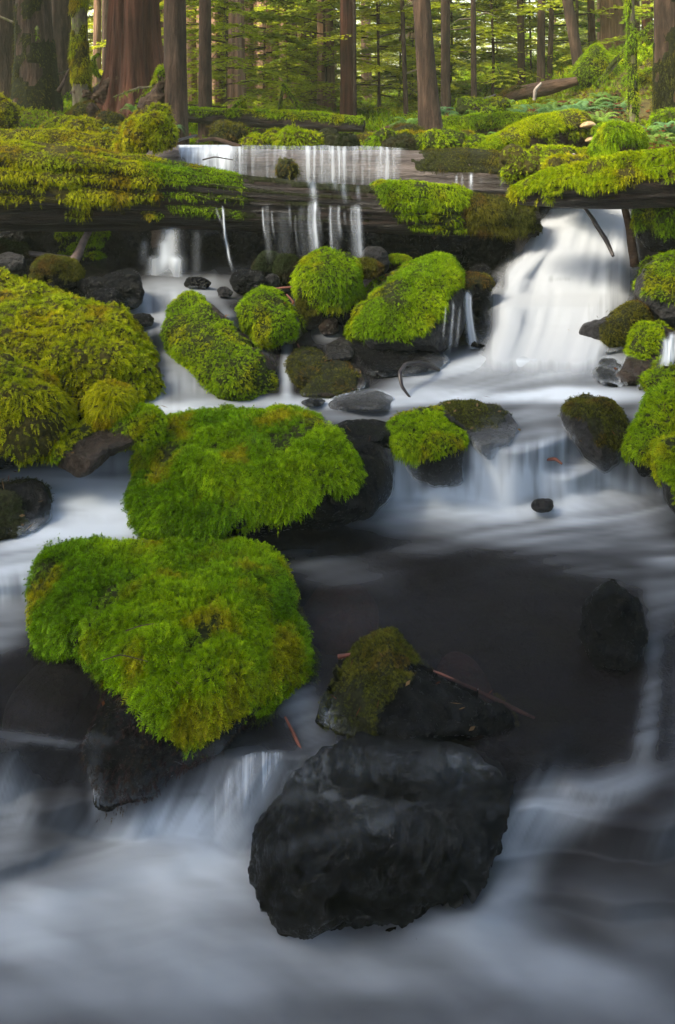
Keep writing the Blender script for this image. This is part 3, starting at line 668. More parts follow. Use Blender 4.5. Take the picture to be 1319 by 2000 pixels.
boulder('stream_boulder', 'round dark wet boulder with sparse moss in the white water at the left edge', 'boulder',
    [(-70, 1000), (-40, 955), (10, 940), (60, 940), (98, 962), (109, 985), (98, 1015), (70, 1038), (20, 1055), (-50, 1060)],
    'basalt', [(-100, 960), (20, 955), (60, 1000), (30, 1070), (-100, 1080)], 'dark', 4000, th=0.008, L=0.010, W=0.004, sub=6, wy=1040)
boulder('stream_boulder', 'dark triangular rock in the middle pool with thin olive moss on its pointed top', 'boulder',
    [(612, 1440), (625, 1390), (650, 1340), (668, 1290), (700, 1252), (735, 1236), (765, 1240), (785, 1275), (830, 1310), (875, 1335), (930, 1355), (985, 1385), (1002, 1410), (985, 1432), (880, 1446), (760, 1450), (660, 1450)],
    'basalt', [(600, 1450), (640, 1330), (690, 1230), (770, 1220), (800, 1280), (790, 1330), (745, 1370), (740, 1425), (640, 1445)], 'olive', 13000, th=0.002, L=0.010, W=0.0045, sub=7, blk=0.75, amp=0.11,
    dt=2.12, db=1.95, front=.12, back=.2, wy=1435, centre=(780, 1380), edge=34, grain=.009)
boulder('stream_boulder', 'big black wet boulder in front with a thin sheet of water sliding over it', 'boulder',
[(474, 1700), (486, 1630), (520, 1560), (570, 1505), (640, 1465), (730, 1446), (830, 1446), (920, 1465), (975, 1500), (1000, 1545), (990, 1610), (960, 1680), (935, 1750), (880, 1805), (780, 1832), (640, 1838), (540, 1820), (495, 1780), (476, 1740)],
    'black', None, 'dark', 0, sub=7, blk=0.85, amp=0.07, dt=1.96, db=1.64, back=.3, prof=[(1435, 1.95), (1480, 1.84), (1540, 1.74), (1650, 1.62), (1730, 1.57), (1780, 1.62), (1820, 1.68), (1840, 1.74)], wy=1800, mist=False, facets=9, grain=.016, film=[(700, 1490, 230, 26, 2, .08), (680, 1570, 110, 34, 22, .20), (640, 1640, 150, 16, -14, .16), (760, 1600, 70, 12, -35, .16), (880, 1500, 80, 30, 10, .12), (930, 1640, 30, 120, 15, .05), (560, 1560, 60, 70, 25, .08), (900, 1560, 60, 60, 10, .05)])
boulder('stream_boulder', 'dark smooth wet rock just breaking the surface at the right of the middle pool', 'boulder',
    [(1140, 1190), (1165, 1150), (1192, 1124), (1225, 1124), (1246, 1165), (1256, 1235), (1240, 1290), (1205, 1310), (1165, 1295), (1140, 1240)],
    'basalt', None, 'dark', 0, sub=6, blk=.8, amp=.12, front=.03, wy=1300)
# --- around the upper pool
boulder('mossy_boulder', 'long leaning slab with lime moss on its left face and a bare brown edge', 'boulder',
    [(314, 640), (335, 598), (365, 570), (395, 578), (420, 592), (455, 625), (500, 668), (535, 700), (548, 725), (545, 770), (520, 792), (480, 800), (440, 785), (400, 752), (350, 700), (322, 670)],
    'brown', [(300, 650), (330, 580), (365, 560), (388, 572), (420, 620), (460, 655), (505, 695), (538, 740), (545, 800), (440, 800), (340, 712)], 'lime', 16000, th=0.018, L=0.016, W=0.0055, sub=7, blk=0.7, amp=0.05,
    dt=3.95, db=3.3, back=.35, prof=[(568, 3.82), (650, 3.45), (740, 3.16), (800, 3.04)], wy=800)
boulder('mossy_boulder', 'squat lime-mossed boulder just right of the leaning slab', 'boulder',
    [(466, 605), (478, 580), (510, 562), (535, 566), (560, 590), (592, 630), (600, 655), (585, 675), (540, 680), (505, 672), (480, 640)],
    'brown', [(460, 560), (540, 555), (572, 610), (570, 655), (545, 668), (500, 668), (460, 630)], 'lime', 6500, th=0.018, L=0.017, W=0.006, sub=6, dt=3.85, db=3.68, front=.16)
boulder('mossy_boulder', 'upright round boulder fully capped in bright moss under the log', 'boulder',
    [(580, 560), (584, 525), (605, 502), (640, 496), (675, 500), (696, 520), (698, 560), (688, 595), (680, 640), (650, 645), (615, 620), (595, 600)],
    'basalt', [(570, 480), (710, 480), (710, 585), (660, 600), (600, 592), (570, 570)], 'lime', 8500, th=0.03, L=0.019, W=0.006, sub=6, dt=4.05, db=3.95, front=.2, droop=0.7)
boulder('mossy_boulder', 'large wedge boulder, bright moss on its sloping left side and bare grey right face', 'boulder',
    [(682, 640), (688, 605), (715, 575), (760, 535), (800, 515), (850, 502), (888, 506), (905, 535), (918, 590), (916, 640), (895, 680), (868, 705), (820, 700), (770, 700), (715, 690), (690, 665)],
    'grey', [(676, 655), (700, 610), (760, 560), (800, 520), (850, 488), (905, 500), (900, 545), (885, 575), (862, 610), (830, 650), (800, 662), (740, 655), (700, 660)], 'lime', 19000, th=0.03, L=0.018, W=0.006, sub=7, blk=0.72, amp=0.05,
    dt=4.15, db=3.7, front=.26, wy=700, droop=0.5)
boulder('stream_boulder', 'brown bare sloping rock tucked behind the left side of the large wedge boulder', 'boulder',
    [(683, 640), (690, 600), (720, 560), (760, 530), (800, 515), (810, 540), (760, 590), (720, 640), (700, 665)], 'brown', dt=4.3, db=3.95, front=.2)
boulder('stream_boulder', 'dark bare rock in the shadow under the large wedge boulder', 'boulder',
    [(684, 660), (760, 655), (850, 672), (875, 705), (850, 735), (790, 760), (730, 760), (700, 720)], 'basalt', dt=3.95, db=3.62, front=.12, amp=.09)
boulder('stream_boulder', 'low rusty-mossed boulder behind the flat grey stepping stone', 'boulder',
    [(590, 770), (598, 740), (625, 712), (660, 706), (700, 722), (714, 742), (710, 768), (680, 778), (630, 780)], 'brown',
    [(580, 780), (600, 700), (680, 700), (700, 740), (690, 775)], 'olive', 3600, th=0.010, L=0.012, W=0.0045, dt=3.62, db=3.5, front=.11)
boulder('mossy_boulder', 'small pointed olive-mossed rock beside the little red twigs', 'boulder',
    ell(566, 686, 634, 756), 'brown', [(550, 680), (650, 680), (650, 748), (560, 748)], 'olive', 3200, th=0.014, L=0.014, W=0.005, dt=3.72, db=3.62, front=.08)
boulder('stream_boulder', 'small pale grey cobble wedged above the rusty-mossed boulder', 'boulder',
    [(630, 695), (640, 670), (668, 660), (686, 672), (692, 700), (665, 712), (640, 708)], 'grey', dt=3.78, db=3.7, front=.07, amp=.09)
boulder('stream_boulder', 'flat grey wet stone low in the upper pool just above the central boulder', 'boulder',
    [(630, 795), (655, 778), (690, 768), (735, 763), (765, 770), (775, 788), (765, 800), (700, 806), (640, 804)], 'grey', dt=3.22, db=3.14, front=.06, wy=800, amp=.04)
boulder('stream_boulder', 'low dark stone with water slipping over it behind the bare end of the central boulder', 'boulder',
    [(642, 835), (665, 822), (710, 820), (760, 828), (790, 845), (785, 870), (740, 870), (680, 858)], 'basalt', dt=3.08, db=2.98, front=.05, wy=860, amp=.04)
boulder('mossy_boulder', 'dark boulder with a green moss cap at the lip of the middle falls', 'boulder',
    [(752, 835), (775, 812), (815, 803), (860, 808), (895, 835), (918, 875), (926, 925), (915, 950), (880, 960), (840, 960), (800, 930), (775, 890)],
    'basalt', [(740, 800), (850, 790), (905, 840), (905, 872), (870, 885), (810, 890), (770, 862), (745, 845)], 'green', 9000, th=0.022, L=0.019, W=0.006, sub=6, dt=3.0, db=2.9, front=.16, wy=955, droop=.5)
boulder('stream_boulder', 'broad grey lip stone with a dusting of moss, water splitting in front of it', 'boulder',
    [(842, 800), (870, 788), (920, 785), (965, 790), (1000, 808), (1012, 830), (1005, 855), (985, 880), (960, 905), (935, 880), (905, 840), (870, 815)],
    'grey', [(850, 780), (990, 780), (985, 830), (930, 838), (880, 812)], 'olive', 2600, th=0.004, L=0.010, W=0.004, sub=6, dt=3.08, db=2.9, front=.1, wy=870, amp=.05)
boulder('stream_boulder', 'wedge of dark wet stone with patchy moss between two of the right-hand falls', 'boulder',
    [(1092, 795), (1115, 775), (1150, 770), (1195, 785), (1225, 812), (1230, 840), (1218, 875), (1205, 905), (1180, 920), (1150, 900), (1125, 865), (1100, 830)],
    'grey', [(1100, 780), (1200, 780), (1228, 830), (1205, 880), (1170, 870), (1150, 820), (1110, 808)], 'olive', 4800, th=0.008, L=0.013, W=0.0045, sub=6, dt=3.1, db=2.92, front=.12, wy=905, amp=.06)
boulder('mossy_boulder', 'sloping boulder with bright moss on top and a dark blue-grey foot at the right edge', 'boulder',
    [(1218, 915), (1222, 880), (1250, 835), (1262, 800), (1275, 770), (1320, 752), (1420, 745), (1440, 850), (1400, 930), (1300, 940), (1240, 938)],
    'basalt', [(1225, 880), (1262, 760), (1330, 735), (1460, 730), (1460, 900), (1330, 900), (1290, 905), (1250, 892)], 'lime', 11000, th=0.025, L=0.02, W=0.006, sub=6, dt=3.05, db=2.8, front=.16, wy=930)
boulder('mossy_stump', 'grey weathered stub of wood with moss hanging over its top at the right edge', 'stump',
    [(1282, 900), (1290, 870), (1330, 850), (1420, 845), (1440, 960), (1400, 1030), (1330, 1015), (1302, 985), (1288, 945)], 'grey',
    [(1270, 850), (1330, 830), (1460, 830), (1460, 960), (1330, 985), (1316, 930), (1296, 915)], 'lime', 6000, th=0.02, L=0.02, W=0.006, dt=2.62, db=2.55, front=.1, wy=1010)
boulder('stream_boulder', 'oblong dark boulder with a moss patch at its upper right, pointing into the big waterfall', 'boulder',
    [(1116, 660), (1125, 640), (1160, 628), (1210, 610), (1245, 590), (1268, 592), (1272, 620), (1255, 655), (1220, 680), (1180, 698), (1140, 702), (1120, 690)],
    'grey', [(1200, 615), (1240, 575), (1290, 580), (1280, 650), (1225, 670), (1180, 672), (1175, 640)], 'olive', 5200, th=0.012, L=0.014, W=0.005, sub=6, dt=3.95, db=3.8, front=.14, amp=.04)
boulder('mossy_boulder', 'upright dark rock with moss on its shoulder beside the small right-hand rivulet', 'boulder',
    [(1203, 755), (1212, 710), (1228, 660), (1255, 632), (1290, 632), (1330, 650), (1340, 700), (1300, 740), (1260, 758), (1225, 762)],
    'brown', [(1225, 690), (1235, 640), (1270, 622), (1292, 650), (1280, 690), (1245, 705)], 'lime', 4200, th=0.016, L=0.016, W=0.005, sub=6, dt=3.75, db=3.6, front=.13)
boulder('mossy_boulder', 'big grey boulder with moss streaks down its front, right of the big waterfall', 'boulder',
    [(1240, 580), (1245, 550), (1262, 515), (1300, 498), (1360, 490), (1440, 500), (1450, 600), (1400, 660), (1330, 650), (1290, 632), (1262, 600)],
    'grey', [(1262, 570), (1268, 520), (1310, 485), (1460, 480), (1460, 590), (1330, 600), (1300, 590)], 'lime', 6500, th=0.018, L=0.018, W=0.006, sub=6, dt=4.1, db=3.85, front=.2)
boulder('mossy_boulder', 'dark round boulder with drooping moss under the right end of the right-hand log', 'boulder',
    [(1236, 440), (1245, 405), (1275, 382), (1320, 372), (1400, 375), (1440, 440), (1400, 500), (1320, 505), (1265, 495), (1242, 470)],
    'basalt', [(1225, 430), (1250, 370), (1460, 350), (1460, 440), (1330, 440), (1290, 455), (1250, 440)], 'lime', 6500, th=0.025, L=0.02, W=0.006, sub=6, dt=4.35, db=4.2, front=.2, droop=.9)
boulder('mossy_boulder', 'low bright-mossed bank stone at the right edge beneath the upright dark rock', 'boulder',
    [(1236, 765), (1255, 745), (1290, 715), (1330, 690), (1420, 680), (1430, 760), (1340, 775), (1270, 775)], 'brown',
    [(1240, 755), (1280, 700), (1330, 670), (1440, 670), (1440, 770), (1280, 770)], 'lime', 5200, th=0.02, L=0.018, W=0.006, dt=3.5, db=3.35, front=.1)
boulder('stream_boulder', 'small wet rock with white water sliding past at the foot of the big waterfall', 'boulder',
    ell(1150, 698, 1218, 762, s=4), 'basalt', dt=3.75, db=3.66, front=.07, amp=.1)
boulder('stream_boulder', 'small black stone wedged between the waterfall and the right bank', 'boulder', ell(1250, 505, 1300, 548, s=9), 'basalt', dt=4.2, db=4.15, front=.08, amp=.1)
boulder('stream_boulder', 'small dark mossy rock against the right shoulder of the large wedge boulder', 'boulder',
    ell(898, 536, 960, 584, s=3), 'basalt', None, 'olive', 1500, th=.01, L=.012, W=.004, mz=.25, dt=4.12, db=4.05, front=.08)
boulder('stream_boulder', 'small black wet rock behind the mossy one at the left foot of the waterfall', 'boulder', ell(915, 516, 962, 550, s=5), 'basalt', dt=4.3, db=4.25, front=.06, amp=.1)
boulder('stream_boulder', 'tall blue-black block standing in the water left of the waterfall', 'boulder', ell(908, 572, 962, 700, s=8), 'basalt', dt=4.15, db=4.05, front=.04)
boulder('stream_boulder', 'low rounded rock drowned under the spray pool in front of the waterfall', 'boulder', ell(830, 706, 1060, 770, s=12, wob=.02), 'grey', dt=3.74, db=3.52, front=-.01, back=.3, amp=.01, mist=False)
boulder('stream_boulder', 'tip of a small stone showing in the mist below the middle falls', 'boulder', ell(1040, 974, 1084, 1000, s=2), 'grey', dt=2.76, db=2.73, front=.03)
# --- dark stones under the log
smalls = [
    ((452, 524, 518, 578), 'basalt', 'square black block of stone standing left of the round capped boulder', None, 4.0),
    ((498, 500, 552, 540), 'basalt', 'dark stone with a moss patch on its left, second row under the curtain of drips', 'dark', 4.2),
    ((542, 504, 586, 560), 'basalt', 'small round stone wholly coated in dark green moss beside the upright capped boulder', 'green2', 4.1),
    ((512, 536, 552, 568), 'grey', 'glossy wet stone between the black block and the round green-coated stone', None, 4.02),
    ((424, 560, 456, 582), 'grey', 'single pale angular cobble at the head of the leaning slab', None, 3.9),
    ((700, 484, 764, 542), 'grey', 'flat-topped grey stone under the last thread of falling water', None, 4.25),
    ((694, 512, 742, 546), 'brown', 'small brown mossy stone in front of the flat-topped grey one', 'olive', 4.12),
    ((758, 504, 800, 524), 'brown', 'thin stone with a bright fringe of moss behind the large wedge boulder', 'lime', 4.3),
    ((576, 574, 632, 642), 'brown', 'brown stone with thin rusty moss beneath the upright capped boulder', 'olive', 3.85),
    ((622, 618, 662, 656), 'brown', 'small brown cobble just below the rusty one beneath the capped boulder', None, 3.8),
    ((664, 590, 704, 650), 'basalt', 'black stone in the gap between the capped boulder and the wedge boulder', None, 3.95),
    ((590, 778, 636, 796), 'basalt', 'flat dark chip of stone with a curled leaf in the upper pool', None, 3.25),
    ((588, 598, 640, 620), 'basalt', 'low wet ledge stone with white water running over it', None, 3.95),
    ((60, 506, 158, 576), 'basalt', 'dark rounded stone with an olive moss top in the shade under the log', 'olive', 4.1),
    ((-40, 474, 54, 520), 'grey', 'smooth grey slab with a moss edge at the far left under the log', 'dark', 4.3),
    ((-60, 498, 62, 560), 'grey', 'lower smooth grey slab at the left edge under the log', None, 4.15),
    ((156, 540, 206, 580), 'basalt', 'small glistening black stone next to the olive-topped dark one', None, 4.0),
    ((200, 528, 284, 606), 'basalt', 'glistening black boulder at the left edge of the small cascade', None, 3.95),
    ((160, 566, 250, 620), 'basalt', 'low black stone half hidden by the broad yellow-green boulder', None, 3.85),
    ((108, 440, 216, 512), 'basalt', 'shaded hump covered in olive-green moss behind the leaning plank', 'lime', 4.6),
    ((360, 540, 410, 566), 'basalt', 'low black stone at the foot of the small cascade under the log', None, 4.25),
    ((255, 612, 300, 640), 'basalt', 'flat dark stone under the sheet of water left of the leaning slab', None, 3.75),
    ((840, 470, 920, 530), 'basalt', 'shadowed stone under the right part of the front log', None, 4.6),
    ((760, 450, 850, 520), 'basalt', 'deeply shadowed stone in the back of the hollow under the front log', None, 4.75),
    ((1030, 440, 1075, 520), 'basalt', 'dark rock at the left shoulder of the big waterfall, just under the log end', None, 4.75),
]
for i, (b, mt, lab, mo, D) in enumerate(smalls):
    wpx = b[2] - b[0]; s = wpx * D / F
    if b[1] > 495: D = min(D, float(waterD((b[0] + b[2]) / 2, b[3])) + .25 * s)
    kw = {}
    if mo: kw = dict(pal='dark' if mo in ('dark', 'green2') else mo, n=int(900 + s * 26000), th=0.012, L=0.014, W=0.005, mz=-0.3 if mo == 'green2' else 0.15)
    boulder('mossy_stone' if mo else 'stream_stone', lab, 'stone', ell(*b, s=i * 5 + 1, wob=0.12), mt, dt=D + 0.05 * s, db=D, front=0.4 * min(s, (b[3] - b[1]) * D / F * 1.3),
            sub=5, amp=0.11, **kw)

sub = [((590, 1150, 740, 1190), 'redstick'), ((850, 1300, 960, 1335), 'redstick'), ((20, 1290, 170, 1370), 'brown')]
for i, ((x0, y0, x1, y1), mt) in enumerate(sub):
    D = float(waterD((x0 + x1) / 2, y1)); c = P((x0 + x1) / 2, (y0 + y1) / 2, float(waterD((x0 + x1) / 2, (y0 + y1) / 2))); S, Fc = ico(5)
    V = S * np.array([(x1 - x0) * D / F / 2, .10 + .0004 * (x1 - x0), .035]); V += nrm(V) * (fbm(V + i, 9, 2, i) * .010)[:, None]; c[2] -= .046
    o = link('submerged_stone', mesh('submerged_stone', V, [Fc], M['rust' if mt == 'redstick' else mt]), None, c)
    tag(o, 'flat %s stone under the surface, %s' % ({'redstick': 'rust-red', 'brown': 'brown', 'basalt': 'black'}[mt], ['beside the right flank of the front mossy boulder', 'right of the triangular rock tip', 'in the dark left pool'][i]), 'stone', 'stones drowned in the pools')

for i, (b, lab) in enumerate([((-60, 420, 90, 500), 'leftmost black rock added to darken the back of the hollow under the front log'), ((80, 430, 250, 520), 'second black rock from the left, added to darken the back of the hollow'), ((230, 425, 300, 560), 'black rock added at the left of the small cascade to darken the hollow'), ((345, 430, 470, 556), 'black rock added at the right of the small cascade to darken the hollow'), ((450, 420, 600, 540), 'wide black rock added to darken the hollow behind the drip curtain'),
        ((590, 415, 720, 530), 'black rock added for darkness behind the brightest thread of the drip curtain'), ((700, 430, 860, 540), 'black ledge added for darkness behind the large wedge boulder'), ((850, 440, 1010, 560), 'black rock wall added for darkness between the wedge boulder and the big waterfall')]):
    boulder('hollow_shade_rock', lab, 'rock', ell(*b, s=i * 3 + 2, wob=.15, flat=4), 'basalt', dt=4.72, db=4.66, front=.1, back=.2, amp=.12, sub=6, clamp=False)  # black rocks added so the shaded hollow under the log reads dark

mv = np.concatenate([m[0] for m in MIST]); of = np.cumsum([0] + [len(m[0]) for m in MIST[:-1]]); mt_ = np.concatenate([m[1] + o_ for m, o_ in zip(MIST, of)])
tag(link('water_mist', mesh('water_mist', mv, [mt_], M['thread'], attrs=dict(foam=np.concatenate([m[2] for m in MIST])), uv=mv[:, [0, 2]])), 'soft milky water lapping up the feet of the stones', 'mist', kind='stuff')

# ================================================================== LOGS
def tube(path, rad, nu=40, nv=140, ridge=0.06, seed=0, freq=(9, 1.2), oval=1.0, ends=True, lumpy=0.05):
    """a long trunk along path (photo points with distance), grain running along it; returns V, polys, t, angle"""
    path = np.array(path, float); C = P(path[:, 0], path[:, 1], path[:, 2]); rad = np.array(rad, float) * path[:, 2] / F
    s = np.linspace(0, 1, len(C)); t = np.linspace(0, 1, nv)
    def sm(a):
        r = np.interp(t, s, a); k = max(3, nv // (2 * len(C))) | 1
        rp = np.pad(r, k // 2, mode='reflect', reflect_type='odd'); return np.convolve(rp, np.ones(k) / k, 'valid')
    Q = np.stack([sm(C[:, i]) for i in range(3)], -1); R = sm(rad)
    T = nrm(np.gradient(Q, axis=0)); side = nrm(np.cross(T, np.array([0, 0, 1.0])))
    if np.abs(T[:, 2]).mean() > 0.8: side = nrm(np.cross(T, np.array([0, 1.0, 0])))
    up = np.cross(side, T); a = np.linspace(0, 2 * math.pi, nu, endpoint=False)
    ca, sa = np.cos(a), np.sin(a)
    dirn = side[:, None, :] * ca[None, :, None] + up[:, None, :] * sa[None, :, None] * oval
    Ln = np.linalg.norm(Q[-1] - Q[0])
    p = np.stack([np.repeat(t * Ln * freq[1], nu), np.tile(ca * freq[0] * 0.35, nv), np.tile(sa * freq[0] * 0.35, nv)], -1)
    d = 1 + ridge * (fbm(p, 1.0, 4, seed) * 2) + lumpy * 2 * fbm(p * np.array([1.5, .25, .25]), 1.0, 2, seed + 9)
    V = (Q[:, None, :] + dirn * R[:, None, None] * d.reshape(nv, nu, 1)).reshape(-1, 3)
    i = np.arange(nv * nu).reshape(nv, nu); j = np.roll(i, -1, 1)
    polys = [np.stack([i[:-1].ravel(), j[:-1].ravel(), j[1:].ravel(), i[1:].ravel()], -1)]
    if ends:
        V = np.concatenate([V, Q[:1] - T[:1] * R[0] * .15, Q[-1:] + T[-1:] * R[-1] * .15]); n0 = nv * nu
        polys.append(np.stack([j[0], i[0], np.full(nu, n0)], -1)); polys.append(np.stack([i[-1], j[-1], np.full(nu, n0 + 1)], -1))
    N = normals(V, polys)
    if (N[:nv * nu] * (V[:nv * nu] - np.repeat(Q, nu, 0))).sum() < 0: polys = [q[:, ::-1] for q in polys]
    tt = np.repeat(t, nu); aa = np.tile(a, nv)
    if ends: tt = np.append(tt, [0, 1]); aa = np.append(aa, [0, 0])
    return V, polys, tt, aa

def log(name, label, cat, path, rad, mat, mossf=None, group=None, segs=(), **kw):
    mk = {k: kw.pop(k) for k in list(kw) if k in ('oval', 'ridge', 'nu', 'nv', 'seed', 'freq', 'lumpy')}
    V, polys, t, a = tube(path, rad, **mk)
    base = V.mean(0).copy(); base[2] = V[:, 2].min()
    o = link(name, mesh(name, V - base, polys, M[mat]), None, base); tag(o, label, cat, group)
    N = normals(V, polys); qx, qy = proj(V)
    for k, (x0, x1, mz, fade, pal, n, th, L, W, droop) in enumerate(segs):
        jit = fbm(V, 6.0, 4, 300 + k)
        m = sstep(mz - 0.15, mz + 0.2, N[:, 2] + 0.55 * jit) * sstep(x0 - fade, x0 + fade, qx + jit * 60) * sstep(x1 + fade, x1 - fade, qx + jit * 60)
        moss_part(o, V, polys, m, base, pal, th, n, L, W, droop, 4, 31 + k * 7 + len(path), lump=9)
    return o

log('fallen_log', 'long front log lying across the stream, dripping water, moss along both ends', 'log',
    [(-320, 352, 4.15), (0, 366, 4.3), (250, 378, 4.38), (450, 394, 4.42), (650, 408, 4.46), (850, 418, 4.5), (1045, 432, 4.55)], [84, 80, 66, 50, 42, 38, 30], 'wetlog',
    nu=72, nv=300, ridge=0.15, seed=3, freq=(16, 1.0),
    segs=[(-400, 292, 0.12, 30, 'yellow', 19000, 0.028, 0.021, 0.0075, 0.8), (290, 455, 0.35, 30, 'green', 6500, 0.018, 0.018, 0.005, 0.5),
          (455, 740, 0.62, 30, 'dark', 2500, 0.008, 0.012, 0.004, 0.4), (765, 905, 0.15, 20, 'lime', 8500, 0.04, 0.021, 0.006, 0.7), (905, 1045, -0.2, 20, 'olive', 6000, 0.022, 0.019, 0.0055, 1.0)])
log('fallen_log', 'bare pale log behind the front log with water sheeting over its left half', 'log',
    [(300, 334, 5.35), (480, 334, 5.2), (700, 338, 5.1), (900, 344, 5.05), (1040, 352, 5.0)], [44, 44, 46, 48, 44], 'palelog', nu=60, nv=220, ridge=0.06, seed=5, freq=(14, 1.0),
    segs=[(830, 1060, 0.5, 30, 'olive', 3600, 0.014, 0.015, 0.005, 0.5)])
log('fallen_log', 'thick log reaching in from the right edge over the big waterfall, yellow moss on top', 'log',
    [(1006, 388, 4.25), (1080, 376, 4.2), (1180, 366, 4.15), (1319, 352, 4.05), (1480, 340, 3.95)], [12, 30, 42, 50, 54], 'wetlog', nu=60, nv=160, ridge=0.08, seed=8, freq=(12, 1.0),
    segs=[(1000, 1600, 0.36, 10, 'bright', 15000, 0.028, 0.024, 0.0075, 0.7)])
log('fallen_log', 'low moss-buried log at the left behind the front log', 'log',
    [(-200, 285, 5.3), (0, 284, 5.2), (120, 286, 5.15), (235, 294, 5.1)], [24, 23, 22, 16], 'oldlog', seed=11, segs=[(-400, 300, -0.5, 20, 'yellow', 7000, 0.03, 0.024, 0.007, 0.6)])
log('fallen_log', 'mossy log bridging the gap between the left trees, broken branches rising from it', 'log',
    [(360, 226, 6.4), (460, 231, 6.25), (580, 237, 6.1), (712, 246, 6.0)], [11, 14, 16, 12], 'wetlog', seed=13, nu=40, segs=[(300, 740, 0.5, 10, 'lime', 5000, 0.014, 0.018, 0.007, 0.3)])
log('fallen_log', 'stout mossy log at the right of the clearing with bracket fungi on its cut end', 'log',
    [(925, 312, 5.15), (990, 292, 5.35), (1060, 268, 5.55), (1135, 254, 5.75)], [22, 30, 36, 36], 'oldlog', nu=56, nv=150, ridge=0.07, seed=15,
    segs=[(880, 1150, 0.3, 8, 'bright', 13000, 0.025, 0.02, 0.006, 0.5)])
log('fallen_log', 'low mossy log lying behind the slender leaning tree', 'log',
    [(850, 252, 6.9), (950, 244, 6.8), (1062, 240, 6.7)], [14, 16, 13], 'oldlog', seed=17, segs=[(800, 1100, -0.2, 10, 'lime', 6500, 0.03, 0.024, 0.008, 0.5)])
log('fallen_log', 'rotten dark log lying below the mossy cone-shaped boulder', 'log',
    [(960, 206, 8.4), (1010, 184, 8.2), (1070, 172, 8.0), (1128, 158, 7.9)], [7, 13, 13, 7], 'oldlog', seed=19, ridge=.12, segs=[(950, 1010, 0.5, 10, 'olive', 700, 0.02, 0.024, 0.008, 0.4)])
log('fallen_log', 'dark charred log crossing behind the thin mossy tree on the right', 'log',
    [(1185, 158, 8.2), (1240, 148, 8.1), (1330, 138, 7.9)], [12, 13, 10], 'wetlog', seed=23)
log('fallen_log', 'smooth brown log resting above the charred one at the right', 'log',
    [(1200, 135, 8.6), (1260, 126, 8.5), (1340, 116, 8.4)], [6, 7, 7], 'palelog', seed=24)
log('fallen_log', 'mossy round log end at the right edge behind the thin mossy tree', 'log',
    [(1225, 170, 7.6), (1275, 160, 7.5), (1340, 150, 7.4)], [16, 20, 20], 'oldlog', seed=25, segs=[(1200, 1400, -.1, 10, 'green', 2500, 0.02, 0.024, 0.008, 0.4)])
log('fallen_log', 'reddish broken board of wood lying beside the leaning tree', 'log',
    [(705, 272, 6.4), (745, 255, 6.5), (790, 236, 6.7)], [5, 7, 6], 'cedar', seed=27, oval=.5)
log('fallen_log', 'long thin mossy log running along the bank behind the bare pale log', 'log',
    [(690, 280, 5.8), (800, 276, 5.9), (920, 274, 6.0)], [9, 11, 10], 'oldlog', seed=29, segs=[(600, 980, -.5, 10, 'yellow', 5500, 0.03, 0.024, 0.007, 0.4)])
log('fallen_log', 'moss-covered log flat on the ground at the right behind the mossy stump', 'log',
    [(1010, 300, 5.5), (1100, 318, 5.2), (1190, 322, 4.9)], [14, 20, 18], 'oldlog', seed=31, segs=[(980, 1240, -.4, 10, 'bright', 5500, 0.03, 0.022, 0.007, 0.4)])
log('fallen_log', 'weathered dark split log on the slope behind the ferns at the right', 'log',
    [(1150, 262, 6.6), (1200, 226, 6.9), (1250, 205, 7.2)], [6, 9, 7], 'oldlog', seed=33, ridge=.12)

def shard(name, label, cat, outline, D, mat, moss=None, pal='lime', n=0, **kw):
    return boulder(name, label, cat, outline, mat, moss, pal, n, dt=kw.pop('dt', D), db=kw.pop('db', D), **kw)
shard('mossy_rock', 'cone-shaped mossy boulder with a sharp peak at the top right', 'boulder',
    [(1108, 165), (1115, 140), (1135, 108), (1160, 84), (1172, 88), (1192, 112), (1215, 130), (1225, 165), (1200, 178), (1130, 178)], 8.2, 'grey',
    [(1050, 50), (1300, 50), (1300, 200), (1050, 200)], 'lime', 9000, th=0.012, L=0.022, W=0.008, front=.3, back=.4, amp=.05, sub=6, wy=170)
shard('mossy_stump', 'small shaggy moss-covered stump at the right with a dark hollow front', 'stump',
    [(1158, 300), (1160, 275), (1180, 252), (1215, 245), (1245, 258), (1255, 282), (1240, 302), (1200, 310)], 5.0, 'oldlog',
    [(1140, 240), (1270, 240), (1260, 295), (1242, 280), (1225, 268), (1200, 275), (1192, 300), (1150, 305)], 'lime', 6500, th=0.02, L=0.03, W=0.009, front=.12, amp=.32, droop=1.2, sub=6)
shard('mossy_stump', 'hunched stump wrapped in pale yellow moss where the left logs meet', 'stump',
    [(218, 294), (232, 268), (240, 248), (258, 238), (272, 220), (296, 222), (308, 214), (326, 226), (330, 244), (342, 252), (336, 272), (322, 276), (318, 292), (292, 284), (270, 300), (244, 304)], 4.95, 'oldlog',
    [(200, 200), (360, 200), (345, 290), (290, 285), (262, 300), (200, 310)], 'yellow', 8500, th=0.02, L=0.024, W=0.009, front=.16, amp=.36, sub=6, lump=8)
shard('broken_snag', 'twisted broken snag with moss on its tip standing before the great red cedar', 'snag',
    [(268, 222), (272, 195), (290, 178), (303, 160), (308, 135), (318, 124), (330, 138), (333, 160), (328, 178), (337, 190), (330, 215), (322, 235), (290, 235)], 6.0, 'oldlog',
    [(300, 115), (340, 115), (345, 195), (328, 190), (322, 150), (306, 150)], 'lime', 1500, th=0.012, L=0.022, W=0.007, front=.1, back=.1, amp=.12, sub=6, blk=.9)
